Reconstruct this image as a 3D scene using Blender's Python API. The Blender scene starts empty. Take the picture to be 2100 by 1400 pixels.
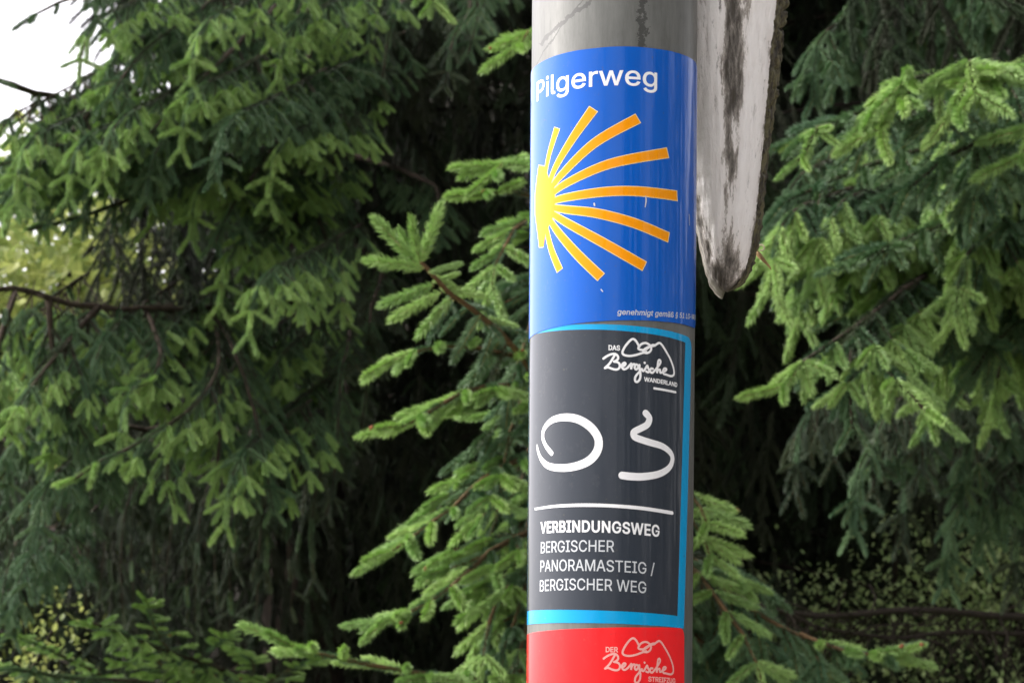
import bpy, bmesh, math, random, json
from mathutils import Vector, Matrix, noise
from math import sin, cos, tan, pi, radians

R = random.Random(11)
scene = bpy.context.scene
COL = scene.collection

# ------------------------------------------------------------------ camera
FPX = 4800.0                       # focal length in photo pixels (2100 wide)
PITCH = radians(10.3)
CAMZ = 1.6
cam_d = bpy.data.cameras.new('camera')
cam_d.sensor_width = 36.0
cam_d.lens = 36.0 * FPX / 2100.0
cam_d.clip_start = 0.05
cam_d.clip_end = 2000
cam_d.dof.use_dof = True
cam_d.dof.focus_distance = 1.16
cam_d.dof.aperture_fstop = 38
cam = bpy.data.objects.new('camera', cam_d)
cam.location = (0, 0, CAMZ)
cam.rotation_euler = (pi / 2 + PITCH, 0, 0)
COL.objects.link(cam)
scene.camera = cam

# ------------------------------------------------------------------ light
SUN_EL, SUN_AZ = radians(46), radians(-82)      # azimuth from +Y towards +X
world = bpy.data.worlds.new('World')
scene.world = world
world.use_nodes = True
wn = world.node_tree; wn.nodes.clear()
sky = wn.nodes.new('ShaderNodeTexSky')
sky.sky_type = 'NISHITA'; sky.sun_disc = False
sky.sun_elevation = SUN_EL; sky.sun_rotation = SUN_AZ
sky.dust_density = 4.0; sky.air_density = 1.0
hs = wn.nodes.new('ShaderNodeHueSaturation')     # thin overcast: most of the blue is gone
hs.inputs['Saturation'].default_value = 0.12
bg = wn.nodes.new('ShaderNodeBackground')
bg.inputs['Strength'].default_value = 0.15
wo = wn.nodes.new('ShaderNodeOutputWorld')
wn.links.new(sky.outputs[0], hs.inputs['Color'])
wb = wn.nodes.new('ShaderNodeMix'); wb.data_type = 'RGBA'; wb.blend_type = 'MULTIPLY'; wb.inputs[0].default_value = 1.0
wb.inputs[7].default_value = (1.02, 0.975, 1.0, 1)
wn.links.new(hs.outputs[0], wb.inputs[6]); wn.links.new(wb.outputs[2], bg.inputs['Color'])
wn.links.new(bg.outputs[0], wo.inputs['Surface'])
sun_d = bpy.data.lights.new('sun', 'SUN')
sun_d.energy = 0.7
sun_d.angle = radians(40)
sun_d.color = (1.0, 0.955, 0.92)
sun = bpy.data.objects.new('sun', sun_d)
sv = Vector((sin(SUN_AZ) * cos(SUN_EL), cos(SUN_AZ) * cos(SUN_EL), sin(SUN_EL)))
sun.rotation_euler = sv.to_track_quat('Z', 'Y').to_euler()
COL.objects.link(sun)
vs = scene.view_settings
vs.view_transform = 'Standard'; vs.look = 'None'; vs.gamma = 1.0
vs.exposure = 1.87
vs.use_curve_mapping = False
scene.cycles.max_bounces = 8
scene.cycles.transparent_max_bounces = 6

# ------------------------------------------------------------------ helpers
CP, SP = cos(PITCH), sin(PITCH)
def at(px, py, dep):
    """photo pixel + distance along the view axis -> world point"""
    u = (px - 1050.0) / FPX; v = (700.0 - py) / FPX
    return Vector((dep * u, dep * (CP - v * SP), CAMZ + dep * (SP + v * CP)))
def project(p):
    q = p - Vector((0, 0, CAMZ))
    dep = q.y * CP + q.z * SP
    up = -q.y * SP + q.z * CP
    if dep < 0.01: return (-9999, -9999, dep)
    return (1050 + FPX * q.x / dep, 700 - FPX * up / dep, dep)

def tag(o, label=None, cat=None, group=None, kind=None):
    if label: o['label'] = label
    if cat: o['category'] = cat
    if group: o['group'] = group
    if kind: o['kind'] = kind
    return o
def empty(name, loc):
    o = bpy.data.objects.new(name, None)
    o.empty_display_size = 0.1
    o.location = loc
    COL.objects.link(o)
    return o
def put(name, me, parent=None, mats=None, smooth=False):
    """links a mesh whose vertices are in world space; keeps it in place under its parent"""
    o = bpy.data.objects.new(name, me)
    COL.objects.link(o)
    if mats:
        for m in mats: me.materials.append(m)
    if smooth:
        for p in me.polygons: p.use_smooth = True
    if parent:
        o.parent = parent
        o.matrix_parent_inverse = world_of(parent).inverted()
    return o
def world_of(o):
    m = o.matrix_basis.copy()
    if o.parent: m = world_of(o.parent) @ o.matrix_parent_inverse @ m
    return m
def mesh_of(name, verts, faces):
    me = bpy.data.meshes.new(name)
    me.from_pydata([tuple(v) for v in verts], [], faces)
    me.update()
    return me

class MB:
    def __init__(s): s.v = []; s.f = []; s.m = []
    def add(s, vs, fs, mi=0):
        b = len(s.v); s.v += [tuple(x) for x in vs]
        s.f += [tuple(i + b for i in f) for f in fs]; s.m += [mi] * len(fs)
    def tube(s, pts, rad, n=5, mi=0, cap=True):
        rings = []; last = None
        for i, p in enumerate(pts):
            t = (pts[min(i + 1, len(pts) - 1)] - pts[max(i - 1, 0)]).normalized()
            a = Vector((0.3, 0.9, 0.2)) if last is None else last
            x = t.cross(a)
            if x.length < 1e-4: x = t.cross(Vector((1, 0, 0)))
            x.normalize(); y = x.cross(t).normalized(); last = y
            rings.append([p + (x * cos(2 * pi * k / n) + y * sin(2 * pi * k / n)) * rad[i] for k in range(n)])
        vsx = [q for r in rings for q in r]; fs = []
        for i in range(len(pts) - 1):
            for k in range(n):
                a = i * n + k; b = i * n + (k + 1) % n
                fs.append((a, b, b + n, a + n))
        if cap:
            fs.append(tuple(range(n - 1, -1, -1)))
            fs.append(tuple((len(pts) - 1) * n + k for k in range(n)))
        s.add(vsx, fs, mi)
    def mesh(s, name):
        me = mesh_of(name, s.v, s.f)
        me.polygons.foreach_set('material_index', s.m)
        return me

# ------------------------------------------------------------------ materials
def nmat(name):
    m = bpy.data.materials.new(name); m.use_nodes = True
    nt = m.node_tree; nt.nodes.clear()
    out = nt.nodes.new('ShaderNodeOutputMaterial')
    return m, nt, out
def N(nt, t, **kw):
    n = nt.nodes.new('ShaderNode' + t)
    for k, v in kw.items():
        if k in n.inputs: n.inputs[k].default_value = v
        else: setattr(n, k, v)
    return n
def ramp(nt, stops, fac=None, interp='LINEAR'):
    r = N(nt, 'ValToRGB'); r.color_ramp.interpolation = interp
    el = r.color_ramp.elements
    while len(el) > 1: el.remove(el[-1])
    el[0].position = stops[0][0]; el[0].color = (*stops[0][1], 1)
    for p, c in stops[1:]:
        e = el.new(p); e.color = (*c, 1)
    if fac is not None: nt.links.new(fac, r.inputs[0])
    return r
def mixc(nt, a, b, fac, mode='MIX'):
    m = N(nt, 'Mix'); m.data_type = 'RGBA'; m.blend_type = mode
    for sock, val in ((m.inputs[6], a), (m.inputs[7], b), (m.inputs[0], fac)):
        if hasattr(val, 'is_linked') or hasattr(val, 'links'): nt.links.new(val, sock)
        elif isinstance(val, tuple): sock.default_value = (*val, 1)
        else: sock.default_value = val
    return m.outputs[2]
def noise_tex(nt, scale, detail=4, rough=0.6, vec=None, obj=True, stretch=None):
    n = N(nt, 'TexNoise'); n.inputs['Scale'].default_value = scale
    n.inputs['Detail'].default_value = detail; n.inputs['Roughness'].default_value = rough
    if vec is None:
        tc = N(nt, 'TexCoord'); vec = tc.outputs['Object']
    if stretch:
        mp = N(nt, 'Mapping'); mp.inputs['Scale'].default_value = stretch
        nt.links.new(vec, mp.inputs[0]); vec = mp.outputs[0]
    nt.links.new(vec, n.inputs['Vector'])
    return n

def sticker_mat(name, col, rough=0.28, dirt=0.35, coat=0.5):
    m, nt, out = nmat(name)
    b = N(nt, 'BsdfPrincipled')
    b.inputs['Roughness'].default_value = rough
    b.inputs['Coat Weight'].default_value = min(1.0, coat * 2)
    b.inputs['Coat IOR'].default_value = 1.27
    b.inputs['Specular IOR Level'].default_value = 0.06
    b.inputs['Coat Roughness'].default_value = 0.06
    n1 = noise_tex(nt, 60, 6, 0.7, stretch=(1, 1, 0.18))
    n2 = noise_tex(nt, 420, 3, 0.6)
    r1 = ramp(nt, [(0.35, (0, 0, 0)), (0.75, (1, 1, 1))], n1.outputs[0])
    r2 = ramp(nt, [(0.67, (0, 0, 0)), (0.73, (1, 1, 1))], n2.outputs[0])
    mm = N(nt, 'Math', operation='MULTIPLY'); nt.links.new(r1.outputs[0], mm.inputs[0]); mm.inputs[1].default_value = dirt * 0.35
    c1 = mixc(nt, col, tuple(0.6 * c + 0.06 for c in col), mm.outputs[0])
    m2 = N(nt, 'Math', operation='MULTIPLY'); nt.links.new(r2.outputs[0], m2.inputs[0]); m2.inputs[1].default_value = dirt
    c2 = mixc(nt, c1, (0.10, 0.09, 0.07), m2.outputs[0])
    n4 = noise_tex(nt, 150, 5, 0.8, stretch=(1, 1, 0.6))        # rubbed, greyed patches
    r4 = ramp(nt, [(0.56, (0, 0, 0)), (0.72, (1, 1, 1))], n4.outputs[0])
    m4 = N(nt, 'Math', operation='MULTIPLY'); nt.links.new(r4.outputs[0], m4.inputs[0]); m4.inputs[1].default_value = dirt * 0.4
    c2 = mixc(nt, c2, tuple(0.55 * c + 0.10 for c in col), m4.outputs[0])
    nt.links.new(c2, b.inputs['Base Color'])
    rr = N(nt, 'MapRange'); nt.links.new(n1.outputs[0], rr.inputs[0])
    rr.inputs[3].default_value = rough * 0.8; rr.inputs[4].default_value = rough * 1.5
    nt.links.new(rr.outputs[0], b.inputs['Roughness'])
    n3 = noise_tex(nt, 55, 2, 0.5, stretch=(1, 1, 0.25))
    bp = N(nt, 'Bump'); bp.inputs['Strength'].default_value = 0.12; bp.inputs['Distance'].default_value = 0.0006
    nt.links.new(n3.outputs[0], bp.inputs['Height']); nt.links.new(bp.outputs[0], b.inputs['Normal'])
    nt.links.new(b.outputs[0], out.inputs[0])
    return m

M = {}
M['blue'] = sticker_mat('blue_film', (0.0, 0.10, 0.50))
M['anthracite'] = sticker_mat('anthracite_film', (0.030, 0.038, 0.050), 0.38)
M['cyan'] = sticker_mat('cyan_film', (0.0, 0.33, 0.66))
M['red'] = sticker_mat('red_film', (0.90, 0.018, 0.022))
M['white_ink'] = sticker_mat('white_ink', (0.86, 0.87, 0.87), 0.35, 0.12, 0.3)
M['grey_ink'] = sticker_mat('light_grey_ink', (0.55, 0.58, 0.60), 0.35, 0.12, 0.3)
M['pink_ink'] = sticker_mat('pale_pink_ink', (0.88, 0.42, 0.38), 0.35, 0.12, 0.3)
M['yellow'] = sticker_mat('yellow_ink', (0.88, 0.315, 0.0), 0.35, 0.10, 0.3)
M['pale_yellow'] = sticker_mat('pale_yellow_ink', (0.93, 0.72, 0.30), 0.35, 0.10, 0.3)

def steel_mat():
    m, nt, out = nmat('weathered_steel')
    b = N(nt, 'BsdfPrincipled')
    n1 = noise_tex(nt, 75, 8, 0.78, stretch=(1, 1, 0.16))
    c = ramp(nt, [(0.25, (0.070, 0.070, 0.060)), (0.48, (0.135, 0.138, 0.125)), (0.62, (0.165, 0.168, 0.152)), (0.8, (0.23, 0.23, 0.21))], n1.outputs[0])
    n2 = noise_tex(nt, 190, 4, 0.75, stretch=(1, 1, 0.45))
    sp = ramp(nt, [(0.66, (0, 0, 0)), (0.72, (1, 1, 1))], n2.outputs[0])
    tc = N(nt, 'TexCoord'); sx = N(nt, 'SeparateXYZ'); nt.links.new(tc.outputs['Object'], sx.inputs[0])
    def M1(op, a_, b_=None, c_=None):
        m_ = N(nt, 'Math', operation=op)
        for i_, v_ in enumerate((a_, b_, c_)):
            if v_ is None: continue
            if hasattr(v_, 'links'): nt.links.new(v_, m_.inputs[i_])
            else: m_.inputs[i_].default_value = v_
        return m_.outputs[0]
    def near_line(ax, az, dx, dz, w, half, amp, nscale):      # worn streak along a line on the tube's front
        l = math.hypot(dx, dz); dx /= l; dz /= l
        px_ = M1('SUBTRACT', sx.outputs[0], ax); pz_ = M1('SUBTRACT', sx.outputs[2], az)
        d_ = M1('ADD', M1('MULTIPLY', px_, -dz), M1('MULTIPLY', pz_, dx)); al = M1('ADD', M1('MULTIPLY', px_, dx), M1('MULTIPLY', pz_, dz))
        nn = noise_tex(nt, nscale, 5, 0.7)
        d2 = M1('ABSOLUTE', M1('ADD', d_, M1('MULTIPLY', M1('SUBTRACT', nn.outputs[0], 0.5), amp)))
        r1_ = M1('LESS_THAN', d2, w); r2_ = M1('LESS_THAN', M1('ABSOLUTE', al), half)
        return M1('MULTIPLY', r1_, r2_)
    ax_ = 0.0475; zt = 1.947
    # run of black specks, slanting scrape marks
    k1 = near_line(STEEL[0][0], STEEL[0][2], 0.05, 1.0, 0.0016, 0.03, 0.014, 260)
    spk = M1('MULTIPLY', k1, sp.outputs[0])
    c2 = mixc(nt, c.outputs[0], (0.03, 0.03, 0.025), M1('MAXIMUM', M1('MULTIPLY', k1, 0.75), M1('MULTIPLY', sp.outputs[0], 0.25)))
    k2 = near_line(STEEL[1][0], STEEL[1][2], 1.0, 0.62, 0.0010, 0.017, 0.006, 220)
    k3 = near_line(STEEL[1][0] - .004, STEEL[1][2] - .004, 1.0, 1.1, 0.00035, 0.020, 0.004, 160)
    c3 = mixc(nt, c2, (0.075, 0.075, 0.07), M1('MULTIPLY', M1('MAXIMUM', k2, k3), 0.75))
    nt.links.new(c3, b.inputs['Base Color'])
    b.inputs['Metallic'].default_value = 0.3
    b.inputs['Roughness'].default_value = 0.42
    bp = N(nt, 'Bump'); bp.inputs['Strength'].default_value = 0.25; bp.inputs['Distance'].default_value = 0.0004
    nt.links.new(n1.outputs[0], bp.inputs['Height']); nt.links.new(bp.outputs[0], b.inputs['Normal'])
    nt.links.new(b.outputs[0], out.inputs[0])
    return m

def leaf_mat(name, c0, c1, trans=0.3, rough=0.45, obj_rand=True):
    m, nt, out = nmat(name)
    oi = N(nt, 'ObjectInfo')
    c = ramp(nt, [(0.0, c0), (1.0, c1)], oi.outputs['Random'])
    n = noise_tex(nt, 90, 2, 0.5)
    col = mixc(nt, c.outputs[0], tuple(x * 0.6 for x in c0), 0.0)
    rr = N(nt, 'MapRange'); nt.links.new(n.outputs[0], rr.inputs[0]); rr.inputs[3].default_value = 0.6; rr.inputs[4].default_value = 1.35
    hsv = N(nt, 'HueSaturation'); nt.links.new(c.outputs[0], hsv.inputs['Color']); nt.links.new(rr.outputs[0], hsv.inputs['Value'])
    b = N(nt, 'BsdfPrincipled'); b.inputs['Roughness'].default_value = rough
    b.inputs['Specular IOR Level'].default_value = 0.35 if c1[1] > 0.1 else 0.08
    nt.links.new(hsv.outputs[0], b.inputs['Base Color'])
    t = N(nt, 'BsdfTranslucent'); nt.links.new(hsv.outputs[0], t.inputs[0])
    mx = N(nt, 'MixShader'); mx.inputs[0].default_value = trans
    nt.links.new(b.outputs[0], mx.inputs[1]); nt.links.new(t.outputs[0], mx.inputs[2])
    nt.links.new(mx.outputs[0], out.inputs[0])
    return m
def bark_mat(name, c0, c1, scale=60):
    m, nt, out = nmat(name)
    n = noise_tex(nt, scale, 6, 0.7)
    c = ramp(nt, [(0.3, c0), (0.7, c1)], n.outputs[0])
    b = N(nt, 'BsdfPrincipled'); b.inputs['Roughness'].default_value = 0.95; b.inputs['Specular IOR Level'].default_value = 0.15
    nt.links.new(c.outputs[0], b.inputs['Base Color'])
    bp = N(nt, 'Bump'); bp.inputs['Strength'].default_value = 0.6; bp.inputs['Distance'].default_value = 0.004
    nt.links.new(n.outputs[0], bp.inputs['Height']); nt.links.new(bp.outputs[0], b.inputs['Normal'])
    nt.links.new(b.outputs[0], out.inputs[0])
    return m
M['needle_old'] = leaf_mat('mature_needles', (0.050, 0.080, 0.048), (0.090, 0.125, 0.062), 0.15)
M['needle_mid'] = leaf_mat('green_needles', (0.092, 0.182, 0.090), (0.158, 0.262, 0.118), 0.22)
M['needle_new'] = leaf_mat('fresh_needles', (0.285, 0.46, 0.15), (0.415, 0.60, 0.185), 0.28)
M['needle_old_shade'] = leaf_mat('shade_toned_old_needles', (0.022, 0.027, 0.019), (0.046, 0.054, 0.032), 0.1)  # darkened copy of the mature needles: shade of the wood put into colour
M['stem'] = bark_mat('twig_bark', (0.075, 0.045, 0.022), (0.15, 0.095, 0.045), 200)
M['stem_pale'] = bark_mat('young_stem', (0.22, 0.22, 0.09), (0.34, 0.32, 0.14), 200)
M['bark'] = bark_mat('spruce_bark', (0.010, 0.008, 0.006), (0.032, 0.024, 0.018), 30)
M['needle_mid_shade'] = leaf_mat('shade_toned_green_needles', (0.036, 0.056, 0.034), (0.068, 0.100, 0.050), 0.1)  # darkened copy of the green needles, shade again carried by the colour
M['limb'] = bark_mat('scaly_limb_bark', (0.014, 0.010, 0.007), (0.075, 0.058, 0.042), 70)
M['bud'] = bark_mat('bud_scales', (0.18, 0.07, 0.035), (0.32, 0.14, 0.07), 300)
M['leaf_far'] = leaf_mat('broad_leaves', (0.17, 0.24, 0.07), (0.40, 0.44, 0.13), 0.45)
M['leaf_shrub'] = leaf_mat('shrub_leaves', (0.34, 0.48, 0.20), (0.56, 0.66, 0.32), 0.45)
M['slope_dark'] = bark_mat('dark_slope_ground', (0.012, 0.012, 0.009), (0.030, 0.026, 0.019), 3)  # dark tone of the added backdrop slope
M['grass'] = bark_mat('meadow_green', (0.045, 0.075, 0.02), (0.10, 0.13, 0.045), 2)
M['twig_dead'] = bark_mat('dead_twig', (0.014, 0.011, 0.008), (0.035, 0.028, 0.021), 80)
# ------------------------------------------------------------------ the pole
def y_const(px, py, Y):
    v = (700.0 - py) / FPX
    return at(px, py, Y / (CP - v * SP))
POLE_Y = 1.078
PT = y_const(1260.5, 20, POLE_Y); PB = y_const(1249.8, 1380, POLE_Y)
AX = (PT - PB).normalized()
camp = Vector((0, 0, CAMZ))
P0 = PB.copy()
def foot(t): return P0 + AX * t
FW = (camp - P0); FW = (FW - AX * FW.dot(AX)).normalized()
SR = AX.cross(FW).normalized()
if SR.x < 0: SR = -SR
# radius so that the silhouettes sit 339 px apart
def dep_of(p): return project(p)[2]
def rad_t(t):
    d = dep_of(foot(max(-0.1, min(t, 0.6))))
    return 169.5 / FPX * d / math.sqrt(1 + (169.5 / FPX) ** 2) * 1.0 * (0.9994)
R0 = rad_t(0.15)
def hit(px, py):
    """photo pixel -> (theta, t) on the pole surface"""
    D = (at(px, py, 1.0) - camp).normalized()
    t = 0.15
    for _ in range(6):
        r = rad_t(t)
        w = camp - P0
        d2 = D - AX * D.dot(AX); w2 = w - AX * w.dot(AX)
        a = d2.dot(d2); b = 2 * d2.dot(w2); c = w2.dot(w2) - r * r
        disc = b * b - 4 * a * c
        k = (-b - math.sqrt(max(disc, 0))) / (2 * a)
        q = camp + D * k
        t = (q - P0).dot(AX)
    q2 = q - foot(t)
    return (math.atan2(q2.dot(SR), q2.dot(FW)), t)
def H(px, py):
    th, t = hit(px, py)
    return (th * R0, t)
def on_pole(s, t, off=0.0):
    th = s / R0
    return foot(t) + (SR * sin(th) + FW * cos(th)) * (rad_t(t) + off)

STEEL = (on_pole(*H(1318, 40)), on_pole(*H(1172, 32)))
M['steel'] = steel_mat()
def pole():
    o = empty('metal_pole', foot(-1.0 - 0.6))
    tag(o, 'weathered grey metal pole carrying three trail stickers', 'pole')
    mb = MB(); n = 96
    ts = [-1.62, -1.0, -0.3, -0.1] + [i * 0.02 for i in range(-4, 30)] + [0.7, 1.2, 1.6]
    vsx = []
    for t in ts:
        for k in range(n):
            vsx.append(on_pole(2 * pi * k / n * R0, t))
    fs = [(i * n + k, i * n + (k + 1) % n, (i + 1) * n + (k + 1) % n, (i + 1) * n + k) for i in range(len(ts) - 1) for k in range(n)]
    mb.add(vsx, fs)
    b = put('tube', mb.mesh('tube'), o, [M['steel']], smooth=True)
    mb = MB()
    vsx = []
    for j, (t, e) in enumerate([(1.6, 0.002), (1.612, 0.002), (1.62, -0.004), (1.625, -0.02)]):
        for k in range(48): vsx.append(on_pole(2 * pi * k / 48 * R0, t, e))
    fs = [(i * 48 + k, i * 48 + (k + 1) % 48, (i + 1) * 48 + (k + 1) % 48, (i + 1) * 48 + k) for i in range(3) for k in range(48)]
    fs.append(tuple(3 * 48 + k for k in range(48)))
    mb.add(vsx, fs)
    put('cap', mb.mesh('cap'), o, [M['steel']], smooth=True)
pole()

# ---- flat artwork in (s, t) wrapped round the pole
def smooth_line(pts, closed=False, sub=6):
    n = len(pts); out = []
    rng = range(n) if closed else range(n - 1)
    for i in rng:
        g = lambda k: pts[k % n] if closed else pts[max(0, min(n - 1, k))]
        p0, p1, p2, p3 = g(i - 1), g(i), g(i + 1), g(i + 2)
        for j in range(sub):
            u = j / sub
            out.append(tuple(0.5 * ((2 * b) + (-a + c) * u + (2 * a - 5 * b + 4 * c - d) * u * u + (-a + 3 * b - 3 * c + d) * u ** 3)
                             for a, b, c, d in zip(p0, p1, p2, p3)))
    if not closed: out.append(tuple(pts[-1]))
    return out
def wrap_bm(bm, off, step=0.0012):
    """slice a flat mesh (x=s, y=t) into narrow strips, then bend it onto the pole"""
    xs = [v.co.x for v in bm.verts]; x = math.floor(min(xs) / step) * step + step
    while x < max(xs):
        bmesh.ops.bisect_plane(bm, geom=bm.verts[:] + bm.edges[:] + bm.faces[:], dist=1e-7, plane_co=(x, 0, 0), plane_no=(1, 0, 0))
        x += step
    for v in bm.verts:
        o = off + v.co.z
        v.co = on_pole(v.co.x, v.co.y, o)
def finish_flat(bm, name, off, mat, parent, step=0.0012):
    for f in bm.faces:
        if f.normal.z < 0: f.normal_flip()
    wrap_bm(bm, off, step)
    me = bpy.data.meshes.new(name); bm.to_mesh(me); bm.free()
    # outward normals
    return put(name, me, parent, [mat], smooth=False)
def poly_flat(loops, name, off, mat, parent, skirt=0.0, step=0.0012):
    cu = bpy.data.curves.new('c', 'CURVE'); cu.dimensions = '2D'; cu.fill_mode = 'BOTH'
    for l in loops:
        sp = cu.splines.new('POLY'); sp.points.add(len(l) - 1)
        for p, q in zip(sp.points, l): p.co = (q[0] * 100, q[1] * 100, 0, 1)
        sp.use_cyclic_u = True
    ob = bpy.data.objects.new('c', cu)
    me = bpy.data.meshes.new_from_object(ob)
    bpy.data.objects.remove(ob); bpy.data.curves.remove(cu)
    bm = bmesh.new(); bm.from_mesh(me); bpy.data.meshes.remove(me)
    for v in bm.verts: v.co = (v.co.x * 0.01, v.co.y * 0.01, 0)
    bmesh.ops.remove_doubles(bm, verts=bm.verts[:], dist=1e-6)
    bm.normal_update()
    for f in bm.faces:
        if f.normal.z < 0: f.normal_flip()
    if skirt:
        be = [e for e in bm.edges if e.is_boundary]
        r = bmesh.ops.extrude_edge_only(bm, edges=be)
        for v in [g for g in r['geom'] if isinstance(g, bmesh.types.BMVert)]: v.co.z = -skirt
    wrap_bm(bm, off, step)
    me = bpy.data.meshes.new(name); bm.to_mesh(me); bm.free()
    return put(name, me, parent, [mat])
def ribbon(mb, pts, off, caps=True):
    """pts: (s, t, half_width); appended to mb as flat quads, later wrapped"""
    n = len(pts); L = []; Rr = []
    for i in range(n):
        a = pts[max(i - 1, 0)]; b = pts[min(i + 1, n - 1)]
        dx, dy = b[0] - a[0], b[1] - a[1]; l = math.hypot(dx, dy) or 1e-9
        nx, ny = -dy / l, dx / l
        x, y, w = pts[i]; z = off + 1.5e-5 * i / n
        L.append((x + nx * w, y + ny * w, z)); Rr.append((x - nx * w, y - ny * w, z))
    vsx = L + Rr; fs = [(i + n, i + 1 + n, i + 1, i) for i in range(n - 1)]
    mb.add(vsx, fs)
    if caps:
        for i, j in ((0, 1), (n - 1, n - 2)):
            x, y, w = pts[i]; dx, dy = x - pts[j][0], y - pts[j][1]; a0 = math.atan2(dy, dx)
            z = off + 1.5e-5 * i / n
            ring = [(x + w * cos(a0 - pi / 2 + pi * k / 8), y + w * sin(a0 - pi / 2 + pi * k / 8), z) for k in range(9)]
            mb.add(ring, [tuple(range(9))])
def ribbons_obj(strokes, name, off, mat, parent):
    mb = MB()
    for i, st in enumerate(strokes): ribbon(mb, st, 0.4e-5 * i)
    me = mb.mesh(name); bm = bmesh.new(); bm.from_mesh(me); bpy.data.meshes.remove(me)
    wrap_bm(bm, off, 0.0015)
    me = bpy.data.meshes.new(name); bm.to_mesh(me); bm.free()
    return put(name, me, parent, [mat])
def px_stroke(pts, w=None, sub=5, tr=None):
    """pixel polyline (x, y[, width]) -> smoothed (s, t, halfwidth)"""
    q = [(p[0], p[1], (p[2] if len(p) > 2 else w)) for p in pts]
    q = smooth_line(q, sub=sub)
    out = []
    for x, y, ww in q:
        s, t = H(x, y)
        if tr: s, t = tr(s, t)
        out.append((s, t, ww / 2 * MPP))
    return out
MPP = (rad_t(0.15) * 2) / 339.0        # metres per photo pixel on the pole's front

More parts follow.
